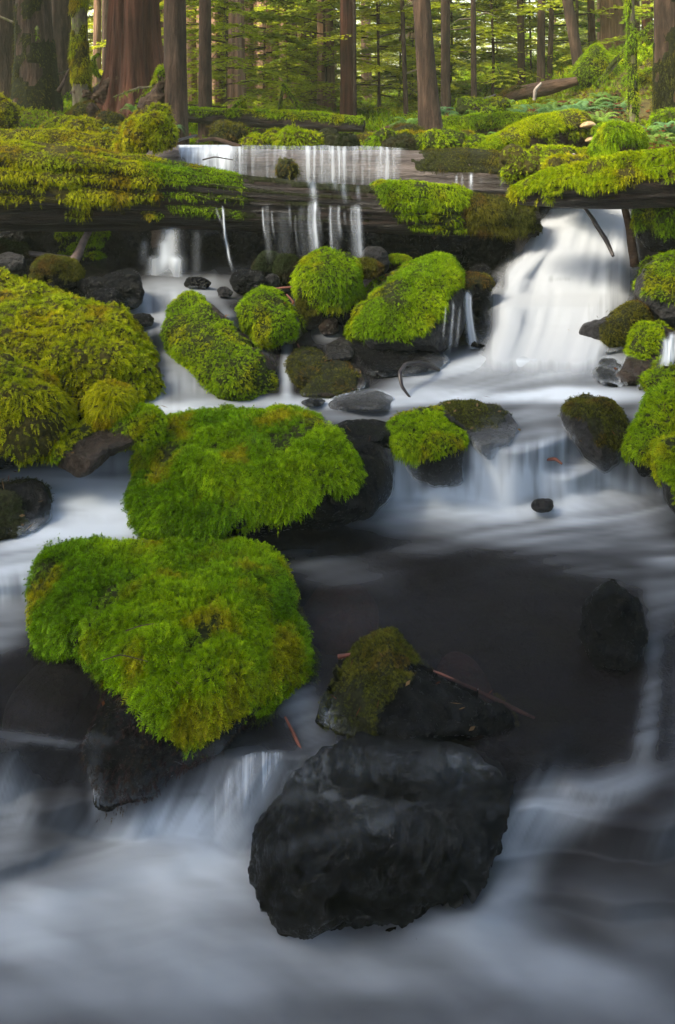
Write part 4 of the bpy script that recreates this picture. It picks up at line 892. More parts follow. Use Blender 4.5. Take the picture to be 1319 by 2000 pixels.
shard('mossy_stump', 'low brown stump crowned with moss between the left tree and the twisted snag', 'stump',
    [(120, 255), (130, 225), (150, 205), (180, 195), (192, 205), (200, 232), (195, 252), (160, 262)], 6.2, 'oldlog', [(100, 250), (130, 200), (178, 190), (170, 215), (140, 250)], 'olive', 1800, th=.012, L=.022, W=.007, front=.14, amp=.1)
shard('root_mass', 'jagged broken roots and bark at the foot of the great red cedar', 'roots',
    [(120, 178), (150, 168), (180, 175), (205, 158), (235, 150), (246, 165), (235, 205), (205, 222), (185, 200), (150, 192)], 6.9, 'oldlog', front=.12, back=.2, amp=.22, sub=6)
hum = [  # small mossy hummocks: box, D, palette, label
    ((410, 248, 482, 278), 5.7, 'olive', 'low olive mound behind the white sheet of water, twigs at its foot', 'oldlog'),
    ((522, 266, 628, 292), 5.5, 'bright', 'flat bright green cushion behind the water sheet', 'brown'),
    ((478, 276, 512, 290), 5.5, 'bright', 'tiny bright cushion left of the flat bright green one', 'brown'),
    ((722, 262, 766, 296), 5.4, 'lime', 'round green moss tuft on the bank right of the falling sheet', 'brown'),
    ((650, 272, 690, 294), 5.4, 'dark', 'small dark rock with dim moss near the round green tuft', 'basalt'),
    ((752, 280, 830, 300), 5.25, 'dark', 'flat wet dark stones at the top edge of the pale log', 'grey'),
    ((806, 268, 905, 302), 5.2, 'lime', 'low mossy clump of rock under the slender leaning tree', 'brown'),
    ((904, 274, 944, 300), 5.2, 'lime', 'small rounded mossy knob at the left tip of the stout mossy log', 'brown'),
    ((550, 320, 572, 342), 4.75, 'olive', 'tiny lone tuft of moss on the front log amid the falling water', 'brown'),
    ((998, 300, 1120, 352), 4.85, 'bright', 'smooth bright moss mound tucked between the two right-hand logs', 'brown'),
    ((1070, 318, 1190, 350), 4.55, 'yellow', 'yellow moss mound on the left part of the right-hand log', 'brown'),
    ((-80, 190, 26, 250), 6.2, 'yellow', 'yellow mossy mound at the far left edge in front of the dark trunks', 'brown'),
    ((76, 248, 232, 276), 5.7, 'yellow', 'long pale moss mound on the ground behind the left logs', 'brown'),
    ((190, 228, 250, 262), 5.8, 'olive', 'dim olive mound between the low brown stump and the hunched stump', 'brown'),
    ((770, 256, 830, 282), 6.1, 'olive', 'olive mound left of the foot of the slender leaning tree', 'brown'),
    ((900, 196, 1000, 232), 7.2, 'lime', 'mossy rise under the rotten dark log', 'brown'),
    ((1280, 225, 1380, 262), 5.8, 'green', 'green mossy stone at the right edge beside the last fern', 'grey'),
    ((630, 258, 660, 285), 5.6, 'olive', 'reddish-brown stump end behind the bright cushions', 'cedar'),
]
for i, (b, D, pal, lab, mt) in enumerate(hum):
    s = (b[2] - b[0]) * D / F
    boulder('moss_mound', lab, 'moss mound', ell(*b, s=i + 40, wob=.3, flat=3), mt, None, pal, int(700 + s * 9000) if 'reddish' not in lab else 150, dt=D + .3 * s, db=D, front=.4 * min(s, .5), back=.4 * min(s, .6), sub=6, amp=.36, lump=6,
            th=0.03, L=.026, W=.010, mz=-0.6, blk=.8)

# branches, fungi, sticks -------------------------------------------------------
def stick(name, label, cat, pts, rad, mat='stick', parent=None, mossn=0, pal='lime', group=None, seed=0, nu=10, nv=36):
    V, polys, t, a = tube(pts, rad, nu=nu, nv=nv, ridge=.12, seed=seed + 77, freq=(6, 9), lumpy=.12)
    base = V[0].copy() if parent is None else np.array(parent.location)
    o = link(name, mesh(name, V - base, polys, M[mat]), parent, base if parent is None else (0, 0, 0))
    if parent is None: tag(o, label, cat, group)
    if mossn:
        N = normals(V, polys); m = sstep(-.3, .3, N[:, 2] + fbm(V, 8, 3, 5))
        moss_part(o, V, polys, m, base, pal, .008, mossn, .022, .006, .6, 4, seed)
    return o
stick('bent_branch', 'black crooked branch arching out of the white water beside the large wedge boulder', 'branch', [(804, 780, 3.18), (785, 755, 3.2), (780, 728, 3.24), (792, 710, 3.3), (820, 708, 3.36), (845, 716, 3.42), (858, 722, 3.46)], [2, 3.5, 4, 4, 4.5, 5, 3], 'stick')
stick('branch', 'dark branch slanting behind the falling water under the right log', 'branch', [(1138, 400, 4.2), (1160, 430, 4.25), (1182, 465, 4.2), (1198, 500, 4.1)], [3, 5, 5, 3], 'stick')
stick('branch', 'thick dark stake propping the right log in the waterfall', 'branch', [(1218, 395, 4.3), (1228, 440, 4.28), (1236, 480, 4.25), (1240, 520, 4.2)], [6, 7, 8, 9], 'oldlog')
stick('plank', 'weathered split plank leaning in the dark under the left of the log', 'plank', [(138, 522, 4.1), (160, 480, 4.25), (182, 435, 4.4)], [10, 8, 5], 'plank')
stick('plank', 'thin dark board lying flat beside the foot of the leaning plank', 'plank', [(50, 494, 4.3), (90, 498, 4.3), (140, 504, 4.3)], [5, 5, 4], 'plank')
for pts, lab in [([(556, 705, 3.5), (562, 740, 3.4), (566, 782, 3.3)], 'upright red twig in the thin trickle beside the leaning slab'),
                 ([(578, 700, 3.6), (586, 682, 3.62), (582, 672, 3.64)], 'small forked red twig above the pointed olive-mossed rock'),
                 ([(560, 756, 3.35), (585, 770, 3.34), (610, 776, 3.34)], 'red twig bending right toward the flat dark chip of stone'),
                 ([(548, 608, 3.8), (575, 592, 3.85), (560, 575, 3.9)], 'reddish twig in the debris below the round green-coated stone'),
                 ([(530, 565, 3.9), (555, 562, 3.9), (582, 560, 3.9)], 'dark twig bridging the stones left of the upright capped boulder')]:
    stick('twig', lab, 'twig', pts, [2, 2.2, 1.4], 'redstick', seed=len(lab))
stick('twig', 'red needle of wood caught in the chute between the two front boulders', 'twig', [(557, 1400, 1.90), (575, 1435, 1.86), (592, 1472, 1.82)], [1.6, 3.2, 2.6], 'redstick')
stick('twig', 'red strip of bark draped over the right end of the triangular rock', 'twig', [(812, 1302, 2.09), (860, 1316, 2.06), (920, 1342, 2.02), (985, 1376, 1.98), (1045, 1402, 1.95)], [2, 3, 3, 5, 2], 'redstick')
stick('twig', 'short red splinter left of the pointed top of the triangular rock', 'twig', [(660, 1283, 2.1), (690, 1278, 2.1)], [4, 3], 'redstick')
stick('twig', 'tiny red splinter floating in the white water of the middle falls', 'twig', [(1060, 898, 2.84), (1085, 896, 2.84), (1098, 906, 2.82)], [2, 3, 2], 'redstick')
stick('twig', 'forked dry stem lying on the moss of the front left boulder', 'twig', [(246, 1232, 1.92), (275, 1222, 1.91), (300, 1218, 1.90)], [.9, .9, .6], 'oldlog')
stick('twig', 'curved brown stem across the lower moss of the front left boulder', 'twig', [(200, 1290, 1.86), (235, 1278, 1.85), (290, 1292, 1.84)], [.8, .9, .6], 'oldlog')
stick('branch', 'bleached white crooked stick standing in front of the rotten dark log', 'branch', [(1043, 196, 7.4), (1046, 176, 7.4), (1058, 162, 7.4)], [3, 3.5, 2.5], 'palestick')
stick('branch', 'mossy pole leaning across the thin mossy tree at the right', 'branch', [(1165, 170, 7.3), (1195, 130, 7.3), (1230, 90, 7.3), (1275, 48, 7.3)], [5, 5, 5, 4], 'mossy_bark', mossn=900)
stick('branch', 'thin stub of wood poking from the moss mound at the right', 'branch', [(1118, 318, 4.7), (1122, 300, 4.7)], [3, 3], 'palestick')
stick('twig', 'thin dark twig lying in the white sheet of water', 'twig', [(396, 312, 4.9), (420, 306, 4.9), (455, 312, 4.9)], [1.5, 1.5, 1], 'stick')
stick('branch', 'fan of dead twigs at the left end of the white sheet of water', 'branch', [(325, 285, 5.2), (352, 272, 5.3), (385, 264, 5.4)], [3, 3, 2], 'stick')
stick('branch', 'broken brown stick lying on the mound behind the white water', 'branch', [(385, 276, 5.3), (420, 270, 5.4), (470, 286, 5.3)], [3, 4, 4], 'oldlog')
stick('branch', 'broken dark branch leaning up from the mossy bridging log', 'branch', [(592, 238, 6.9), (578, 205, 6.9), (552, 166, 6.9)], [5, 4, 3], 'dark_bark', mossn=300)
stick('branch', 'thin upright mossy branch left of the broken dark one', 'branch', [(545, 232, 6.9), (550, 190, 6.9), (555, 166, 6.9)], [3, 2, 2], 'mossy_bark', mossn=120)
stick('branch', 'curling mossy branch on the left part of the bridging log', 'branch', [(432, 250, 6.9), (440, 232, 6.9), (462, 205, 6.9), (478, 195, 6.9)], [4, 3, 3, 2], 'mossy_bark', mossn=350)
stick('branch', 'short mossy branch stub standing on the bridging log near the tall brown trunk', 'branch', [(480, 226, 7.0), (476, 205, 7.0), (472, 192, 7.0)], [3, 3, 2], 'mossy_bark', mossn=200)
stick('branch', 'curved mossy limb rising between the two left tree trunks', 'branch', [(200, 162, 7.4), (184, 138, 7.4), (182, 115, 7.4), (194, 106, 7.4)], [4, 4, 3, 2], 'mossy_bark', mossn=400)
stick('branch', 'dark stick leaning on the ground left of the great red cedar', 'branch', [(115, 178, 7.2), (125, 158, 7.3), (136, 135, 7.4)], [4, 3, 2], 'dark_bark')
stick('branch', 'short dark sticks piled at the left end of the ferns', 'branch', [(915, 205, 7.6), (940, 196, 7.5), (968, 186, 7.4)], [2, 3, 3], 'stick')
for (x, y, r, lab) in [(1150, 243, 15, 'upper pale bracket fungus on the cut end of the stout mossy log'), (1156, 272, 12, 'lower pale bracket fungus on the cut end of the stout mossy log'), (205, 228, 16, 'shelf of bracket fungus on the low stump left of the hunched one')]:
    D = 5.55 if x > 600 else 6.0
    V, Fc = ico(4); rr = r * D / F; c = P(x, y, D); V = V * np.array([1.1, 0.9, 0.42]) * rr; V[:, 2] -= 0.6 * np.abs(V[:, 0]) ** 2 / rr * .4; V += nrm(V) * (fbm(V, 25, 3, 4) * rr * .18)[:, None]
    tag(link('bracket_fungus', mesh('bracket_fungus', V, [Fc], M['fungus']), None, c), lab, 'fungus')

# ================================================================== FALLING WATER
def veil(name, rows, cols, prof, dens, mat='veil', label=None, seed=0, wob=0.01):
    """rows: list of (y, xl, xr, D) from top to bottom; dens(u,v)->foam"""
    rows = np.array(rows, float); nv = prof; nu = cols
    v = np.linspace(0, 1, nv); s = np.linspace(0, 1, len(rows))
    yy, xl, xr, D = [np.interp(v, s, rows[:, i]) for i in range(4)]
    k = np.ones(5) / 5
    xl, xr, D = [np.convolve(np.pad(a, 2, mode='edge'), k, 'valid') for a in (xl, xr, D)]
    u = np.linspace(0, 1, nu); U, Vv = np.meshgrid(u, v)
    px = xl[:, None] + (xr - xl)[:, None] * U
    pz = np.stack([U.ravel() * 5, Vv.ravel() * 1.6, np.zeros(U.size)], -1)
    DD = D[:, None] - wob * fbm(pz, 1.0, 3, seed).reshape(U.shape) * 3 - wob * 2 * np.sin(U * math.pi)
    V = P(px, np.repeat(yy[:, None], nu, 1), DD).reshape(-1, 3)
    i = np.arange(nu * nv).reshape(nv, nu)
    q = np.stack([i[:-1, :-1].ravel(), i[1:, :-1].ravel(), i[1:, 1:].ravel(), i[:-1, 1:].ravel()], -1)
    f = np.clip(dens(U, Vv, px, yy[:, None] + 0 * U), 0, 1)
    base = V.mean(0); base[2] = V[:, 2].min()
    uv = np.stack([(px.ravel() - px.min()) / 200.0, Vv.ravel()], -1)
    o = link(name, mesh(name, V - base, [q], M[mat], attrs=dict(foam=f.ravel()), uv=uv), None, base)
    tag(o, label, 'waterfall'); return o
edge = lambda U, a=.12: sstep(0, a, U) * sstep(1, 1 - a, U)
def g2(px, py, x, y, rx, ry): return np.exp(-(((px - x) / rx) ** 2 + ((py - y) / ry) ** 2))
veil('waterfall', [(404, 1055, 1240, 4.95), (420, 1048, 1245, 4.85), (450, 1020, 1250, 4.62), (500, 985, 1258, 4.45), (545, 940, 1262, 4.32), (575, 930, 1262, 4.22), (600, 930, 1250, 4.02), (640, 928, 1235, 3.90), (700, 905, 1215, 3.63), (735, 895, 1215, 3.40), (765, 890, 1215, 3.24)], 110, 130,
     lambda U, V, x, y: edge(U, .22) * (1.0 - .28 * g2(x, y, 1130, 440, 16, 50) - .30 * g2(x, y, 1200, 540, 30, 90) - .26 * g2(x, y, 1150, 610, 40, 40) - .45 * g2(x, y, 985, 555, 12, 25) - .30 * g2(x, y, 1100, 545, 45, 12) - .25 * g2(x, y, 1040, 500, 14, 60) - .22 * g2(x, y, 950, 640, 12, 60) - .14 * g2(x, y, 1050, 640, 60, 12)) * sstep(1, .72, V) * sstep(0, .04, V),  # the density dips paint grey shading into the fall
     'fall', 'big milky waterfall pouring under the right-hand log', 1, .03)
veil('waterfall', [(283, 335, 800, 5.5), (289, 335, 800, 5.12), (297, 338, 800, 4.985), (312, 345, 790, 4.945), (335, 360, 790, 4.93), (362, 400, 790, 4.92), (378, 410, 790, 4.90)], 240, 50,
     lambda U, V, x, y: edge(U, .05) * np.clip(.16 + .60 * sstep(490, 440, x) + .30 * g2(x, y, 600, 330, 20, 60) + .36 * g2(x, y, 655, 330, 38, 60) + .28 * g2(x, y, 745, 330, 30, 60) + .2 * g2(x, y, 510, 330, 25, 60) + .15 * sstep(310, 290, y), 0, .96) * sstep(1, .7, V),
     'veil', 'thin white sheet of water sliding over the bare pale log', 2, .004)
def threads(label, lst, x0, x1, y0, y1, D, seed, dx=0, bow=.10):
    """fine trickles in one sheet: lst of (x, half width, start y, end y, strength)"""
    def dens(U, V, x, y):
        f = 0 * x
        w_ = 3 * fbm(np.stack([x.ravel() / 60, y.ravel() / 40, 0 * x.ravel()], -1), 1.0, 2, seed).reshape(x.shape)
        for (tx, hw, a, b, st) in lst:
            dr = dx * ((y - a) / max(b - a, 1)) ** 2
            f = f + st * np.exp(-((x - tx - dr - w_ * .5) / (hw * (1 + .5 * (y - a) / max(b - a, 1)))) ** 2) * sstep(a - 4, a + 8, y) * sstep(b + 6, b - 40, y)
        return f
    H2 = y1 - y0
    return veil('waterfall', [(y0, x0, x1, D), (y0 + .15 * H2, x0, x1, D - bow * .5), (y0 + .5 * H2, x0, x1, D - bow * .8), (y1, x0, x1, D - bow)], int(min(420, (x1 - x0) * 1.3)), 50, dens, 'thread', label, seed, .004)
threads('curtain of fine irregular trickles falling from the front log to the stones', [(513, 1.6, 405, 470, .36), (521, 4, 400, 515, .10), (531, 1.5, 412, 470, .20), (553, 10, 410, 520, .05), (565, 2, 404, 455, .16), (577, 1.5, 420, 500, .10), (589, 6, 404, 520, .06), (603, 2, 400, 480, .16), (611, 7, 394, 515, .26), (615, 2.5, 390, 505, .36), (624, 2, 410, 470, .12),
        (645, 2, 402, 500, .30), (653, 6, 404, 510, .08), (661, 2.5, 402, 470, .28), (673, 2, 412, 450, .12), (686, 1.5, 404, 470, .2), (696, 7, 400, 524, .26), (702, 3, 404, 522, .24)], 500, 730, 390, 528, 4.24, 41, 6)
threads('single thin jet arching off the front log left of the drip curtain', [(436, 1.8, 404, 530, .5), (424, 2, 406, 450, .15)], 415, 470, 400, 534, 4.22, 42, 20)
threads('trickles running over the top of the front log below the sheet', [(604, 3, 350, 372, .6), (612, 5, 352, 402, .5), (640, 3, 352, 366, .4), (655, 4, 352, 375, .5), (672, 4, 356, 400, .4), (700, 3, 362, 400, .3), (560, 3, 346, 356, .4)], 540, 730, 342, 404, 4.27, 43, 4, -.02)
threads('short drips on the dark face of the bare pale log at its right', [(893, 2, 342, 376, .35), (904, 2, 342, 372, .25), (921, 2.5, 338, 380, .55), (940, 2, 346, 366, .2), (980, 1.5, 352, 372, .2)], 880, 1000, 336, 384, 4.84, 44, 0)
threads('faint grey cascade in the dark opening under the left of the log', [(332, 14, 444, 540, .42), (318, 8, 470, 560, .25), (300, 10, 500, 585, .30), (345, 10, 500, 580, .35), (362, 8, 540, 585, .3), (385, 6, 450, 560, .07), (282, 6, 470, 520, .12)], 268, 400, 440, 592, 4.28, 45, -4)
threads('narrow blade of water beside the grey face of the wedge boulder', [(914, 5, 568, 715, .5), (920, 2, 575, 700, .35)], 896, 950, 560, 725, 3.93, 46, 16, .2)
threads('white threads streaking down the grey face of the wedge boulder', [(885, 2, 590, 700, .3), (870, 1.5, 600, 690, .25), (858, 1.5, 640, 700, .25), (898, 2, 600, 690, .18)], 840, 915, 585, 705, 3.62, 48, -10, .02)
threads('small white rivulet between the stones at the right edge', [(1302, 6, 660, 745, .6), (1312, 5, 650, 735, .6), (1322, 4, 645, 730, .5)], 1275, 1335, 640, 760, 3.42, 47, -16)
# thin film over the black front boulder and the small chutes
def film(rows, f, lab, seed, wob=.006, nu=60, nv=50, mat='fall'):
    return veil('waterfall', rows, nu, nv, lambda U, V, x, y: f(x, y) * edge(U, .25) * sstep(0, .15, V) * sstep(1, .8, V), mat, lab, seed, wob)
film([(1462, 470, 575, 1.84), (1480, 455, 565, 1.79), (1520, 425, 545, 1.72), (1570, 400, 520, 1.67), (1640, 380, 500, 1.64)], lambda x, y: .50 * sstep(1640, 1490, y) + .05, 'fan of white water spilling down the chute left of the black front boulder', 31, mat='veil')

# ================================================================== TREES
def trunk_mesh(px, py, D, wpx, top_px=None, H=9.0, flare=0.35, ridge=0.05, nu=28, nv=60, seed=0, fl_h=0.5, lobes=0, bend=0.0):
    """a trunk standing on the ground; px,py is where its foot shows, top_px where it leaves the frame"""
    b = P(px, py, D); r = wpx * D / F / 2
    lean = 0.0
    if top_px is not None: lean = (top_px - px) * D / F / max((py + 0) * D / F, .1)
    z = np.concatenate([np.linspace(-.35, 1.2, nv // 2), np.linspace(1.25, H, nv - nv // 2)])
    a = np.linspace(0, 2 * math.pi, nu, endpoint=False); A, Z = np.meshgrid(a, z)
    rr = r * (1 - 0.35 * np.clip(Z, 0, H) / H) * (1 + flare * np.exp(-np.clip(Z, 0, 9) / fl_h) * (1 + (0.5 * np.sin(A * lobes + seed) if lobes else 0)))
    rng_f = 3.2 + r * 10
    p = np.stack([np.cos(A).ravel() * rng_f, np.sin(A).ravel() * rng_f, Z.ravel() * 1.1], -1)
    rr = rr * (1 + ridge * 2 * fbm(p, 1.0, 4, seed).reshape(A.shape) + .04 * fbm(p * .3, 1.0, 2, seed + 3).reshape(A.shape))
    X = rr * np.cos(A) + lean * Z + bend * np.sin(Z * 1.3); Y = rr * np.sin(A) + 0.03 * np.sin(Z + seed)
    V = np.stack([X, Y, Z], -1).reshape(-1, 3)
    i = np.arange(nu * nv).reshape(nv, nu); j = np.roll(i, -1, 1)
    q = np.stack([i[:-1].ravel(), j[:-1].ravel(), j[1:].ravel(), i[1:].ravel()], -1)
    cap = i[-1][::-1][None, :]
    return V, [q], b, r, lean

def leafy_twigs(base, dirs, L, n, size, pal, seed=0, flat=1.0):
    """flat drooping conifer sprays: each is an axis with side twigs carrying needle leaves"""
    r = np.random.default_rng(seed); V = []; C = []
    k = len(base); side = nrm(np.cross(dirs, np.array([0, 0, 1.0])) + 1e-6); down = np.array([0, 0, -1.0])
    A, B = [np.array(c) for c in pal]
    for s in np.linspace(0.12, 1.0, n):
        q = base + dirs * L * s + down * (0.28 * L * s * s)
        for sg in (-1, 1):
            tl = L[:, 0] * 0.62 * (1.05 - s) ** 0.8 * r.uniform(.7, 1.15, k) + .03
            td = nrm(dirs * 0.75 + side * sg * 1.0 + down * .18 + r.normal(0, .12, (k, 3)))
            m = 7
            for j in range(m):
                u = (j + .6) / m; c = q + td * (tl * u)[:, None] + down * (.12 * tl * u * u)[:, None]
                for s2 in (-1, 1):
                    ld = nrm(td * .7 + np.cross(td, down) * s2 * .9 + r.normal(0, .18, (k, 3)))
                    ll = (size * (1.15 - .6 * u) * r.uniform(.7, 1.2, k))[:, None]
                    wd = nrm(np.cross(ld, down + r.normal(0, .35, (k, 3)))) * ll * .27
                    a0 = c; a1 = c + ld * ll * .5 + wd; a2 = c + ld * ll; a3 = c + ld * ll * .5 - wd
                    V.append(np.stack([a0, a1, a2, a3], 1))
                    mix = r.random((k, 1)) * .6 + .4 * u
                    col = (A * mix + B * (1 - mix)) * r.uniform(.75, 1.25, (k, 1))
                    C.append(np.repeat(col[:, None, :], 4, 1))
    V = np.concatenate(V).reshape(-1, 3); C = np.concatenate(C).reshape(-1, 3)
    return V, np.arange(len(V)).reshape(-1, 4), C

GREENS = [((0.36, 0.42, 0.02), (0.22, 0.28, 0.015)), ((0.44, 0.48, 0.02), (0.26, 0.32, 0.015)), ((0.26, 0.35, 0.025), (0.16, 0.24, 0.02)), ((0.50, 0.50, 0.02), (0.30, 0.34, 0.015))]
def hemlock_proto(seed, H, R, nb, pal, size=.05, z0=.25):
    r = np.random.default_rng(seed); z = z0 + (H - z0) * (np.arange(nb) / nb) ** .9 + r.normal(0, .05, nb)
    az = np.arange(nb) * 2.4 + r.normal(0, .3, nb); L = (R * (1.02 - z / H) ** .6 * r.uniform(.65, 1.1, nb))[:, None]
    d = np.stack([np.cos(az), np.sin(az), r.uniform(.02, .3, nb)], -1); d = nrm(d)
    base = np.stack([np.zeros(nb), np.zeros(nb), z], -1)
    V, q, C = leafy_twigs(base, d, L, 11, size, pal, seed)
    cm = mesh('crown', V, [q], M['leaf'], smooth=False, tint=C)
    nu, nv = 7, 14; a = np.linspace(0, 2 * math.pi, nu, endpoint=False); zz = np.linspace(-.3, H, nv); A, Z = np.meshgrid(a, zz)
    rr = .018 * (H / 4) * (1.03 - np.clip(Z, 0, H) / H)
    TV = np.stack([rr * np.cos(A) + .03 * np.sin(Z * 2 + seed), rr * np.sin(A), Z], -1).reshape(-1, 3)
    i = np.arange(nu * nv).reshape(nv, nu); j = np.roll(i, -1, 1)
    tq = np.stack([i[:-1].ravel(), j[:-1].ravel(), j[1:].ravel(), i[1:].ravel()], -1)
    BV = []; Bq = []; off = len(TV)                # limbs
    for b in range(nb):
        p0 = base[b]; p1 = base[b] + d[b] * L[b] * .5 - np.array([0, 0, .07 * L[b][0]]); p2 = base[b] + d[b] * L[b] * .95 - np.array([0, 0, .25 * L[b][0]])
        for (pp, rad) in ((p0, .012), (p1, .007), (p2, .003)):
            for an in (0, 2.1, 4.2): BV.append(pp + np.array([-math.sin(az[b]) * math.cos(an), math.cos(az[b]) * math.cos(an), math.sin(an)]) * rad)
        o_ = off + b * 9
        for s in (0, 3):
            for e in range(3): Bq.append((o_ + s + e, o_ + s + (e + 1) % 3, o_ + s + 3 + (e + 1) % 3, o_ + s + 3 + e))
    tm = mesh('trunk', np.concatenate([TV, np.array(BV)]), [np.concatenate([tq, np.array(Bq)])], M['dark_bark'])
    return tm, cm
protos = [hemlock_proto(100 + i, [4.2, 5.0, 3.4, 4.6, 2.2, 3.0][i], [1.25, 1.45, 1.2, 1.35, .95, 1.3][i], [46, 54, 40, 50, 26, 36][i], GREENS[[0, 1, 3, 2, 1, 3][i]], [.085, .09, .08, .09, .065, .08][i]) for i in range(6)]

def gz(x, y): return float(ground_z(np.array([float(x)]), np.array([float(y)]))[0])
def onground(px, D):
    x = (px - CX) * D / F; return (x, D, gz(x, D))

def add_tree(label, px, py, D, wpx, top=None, mat='dark_bark', flare=.35, ridge=.05, nu=24, nv=50, lobes=0, bend=0, H=None, fl_h=.5, stubs=0, mossn=0, pal='lime', cat='tree', name='conifer_tree', seed=None, mz=-9, group=None):
    seed = int(px + py) if seed is None else seed
    if H is None: H = max(7.0, 2.2 * (150 + 0) * D / F + 3)
    V, polys, b, r, lean = trunk_mesh(px, py, D, wpx, top, H, flare, ridge, nu, nv, seed, fl_h, lobes, bend)
    root = bpy.data.objects.new(name, None); COL.objects.link(root); root.location = b
    tag(root, label, cat, group)
    tr = link('trunk', mesh('trunk', V, polys, M[mat]), root)
    rs = np.random.default_rng(abs(seed))
    for k in range(stubs):
        z = rs.uniform(.25, min(H * .3, 150 * D / F + 1.2)); az = rs.uniform(math.pi, 2 * math.pi) if k % 2 else rs.choice([math.pi, 0]) + rs.normal(0, .3)
        L = rs.uniform(.12, .45) * (1 if r < .25 else 1.3)
        p0 = np.array([math.cos(az) * r * .6 + lean * z, math.sin(az) * r * .6, z]); d = np.array([math.cos(az), math.sin(az), rs.uniform(-.2, .5)])
        pts = np.array([p0, p0 + d * (r * .5 + L * .5), p0 + d * (r * .5 + L) + np.array([0, 0, rs.uniform(-.12, .1)])])
        VV = []; Q = []
        for i, (q, rad) in enumerate(zip(pts, (.016, .011, .004))):
            s = nrm(np.cross(d, np.array([0, 0, 1.0]))); u = np.cross(s, d)
            for a in np.arange(6) * math.pi / 3: VV.append(q + (s * math.cos(a) + u * math.sin(a)) * rad)
        for i in range(2):
            for e in range(6): Q.append((i * 6 + e, i * 6 + (e + 1) % 6, i * 6 + 6 + (e + 1) % 6, i * 6 + 6 + e))
        VV = np.array(VV); Q = np.array(Q)
        bo = link('branch', mesh('branch', VV, [Q], M['mossy_bark']), root)
        if rs.random() < .7:
            moss_part(bo, VV + b, [Q], np.ones(len(VV)), b, 'lime', .006, 90, .03, .009, .7, 3, k + seed)
    if mossn:
        Vw = V + b; N = normals(Vw, polys); j = fbm(Vw, 5, 4, seed)
        m = sstep(.0, .3, j + .25 - np.abs(V[:, 2] - .2) * .35 if mz < -5 else j + mz)
        m = m * (V[:, 2] < 2.2)
        moss_part(tr, Vw, polys, m, b, pal, .01, mossn, .024, .007, .8, 4, seed)
    return root
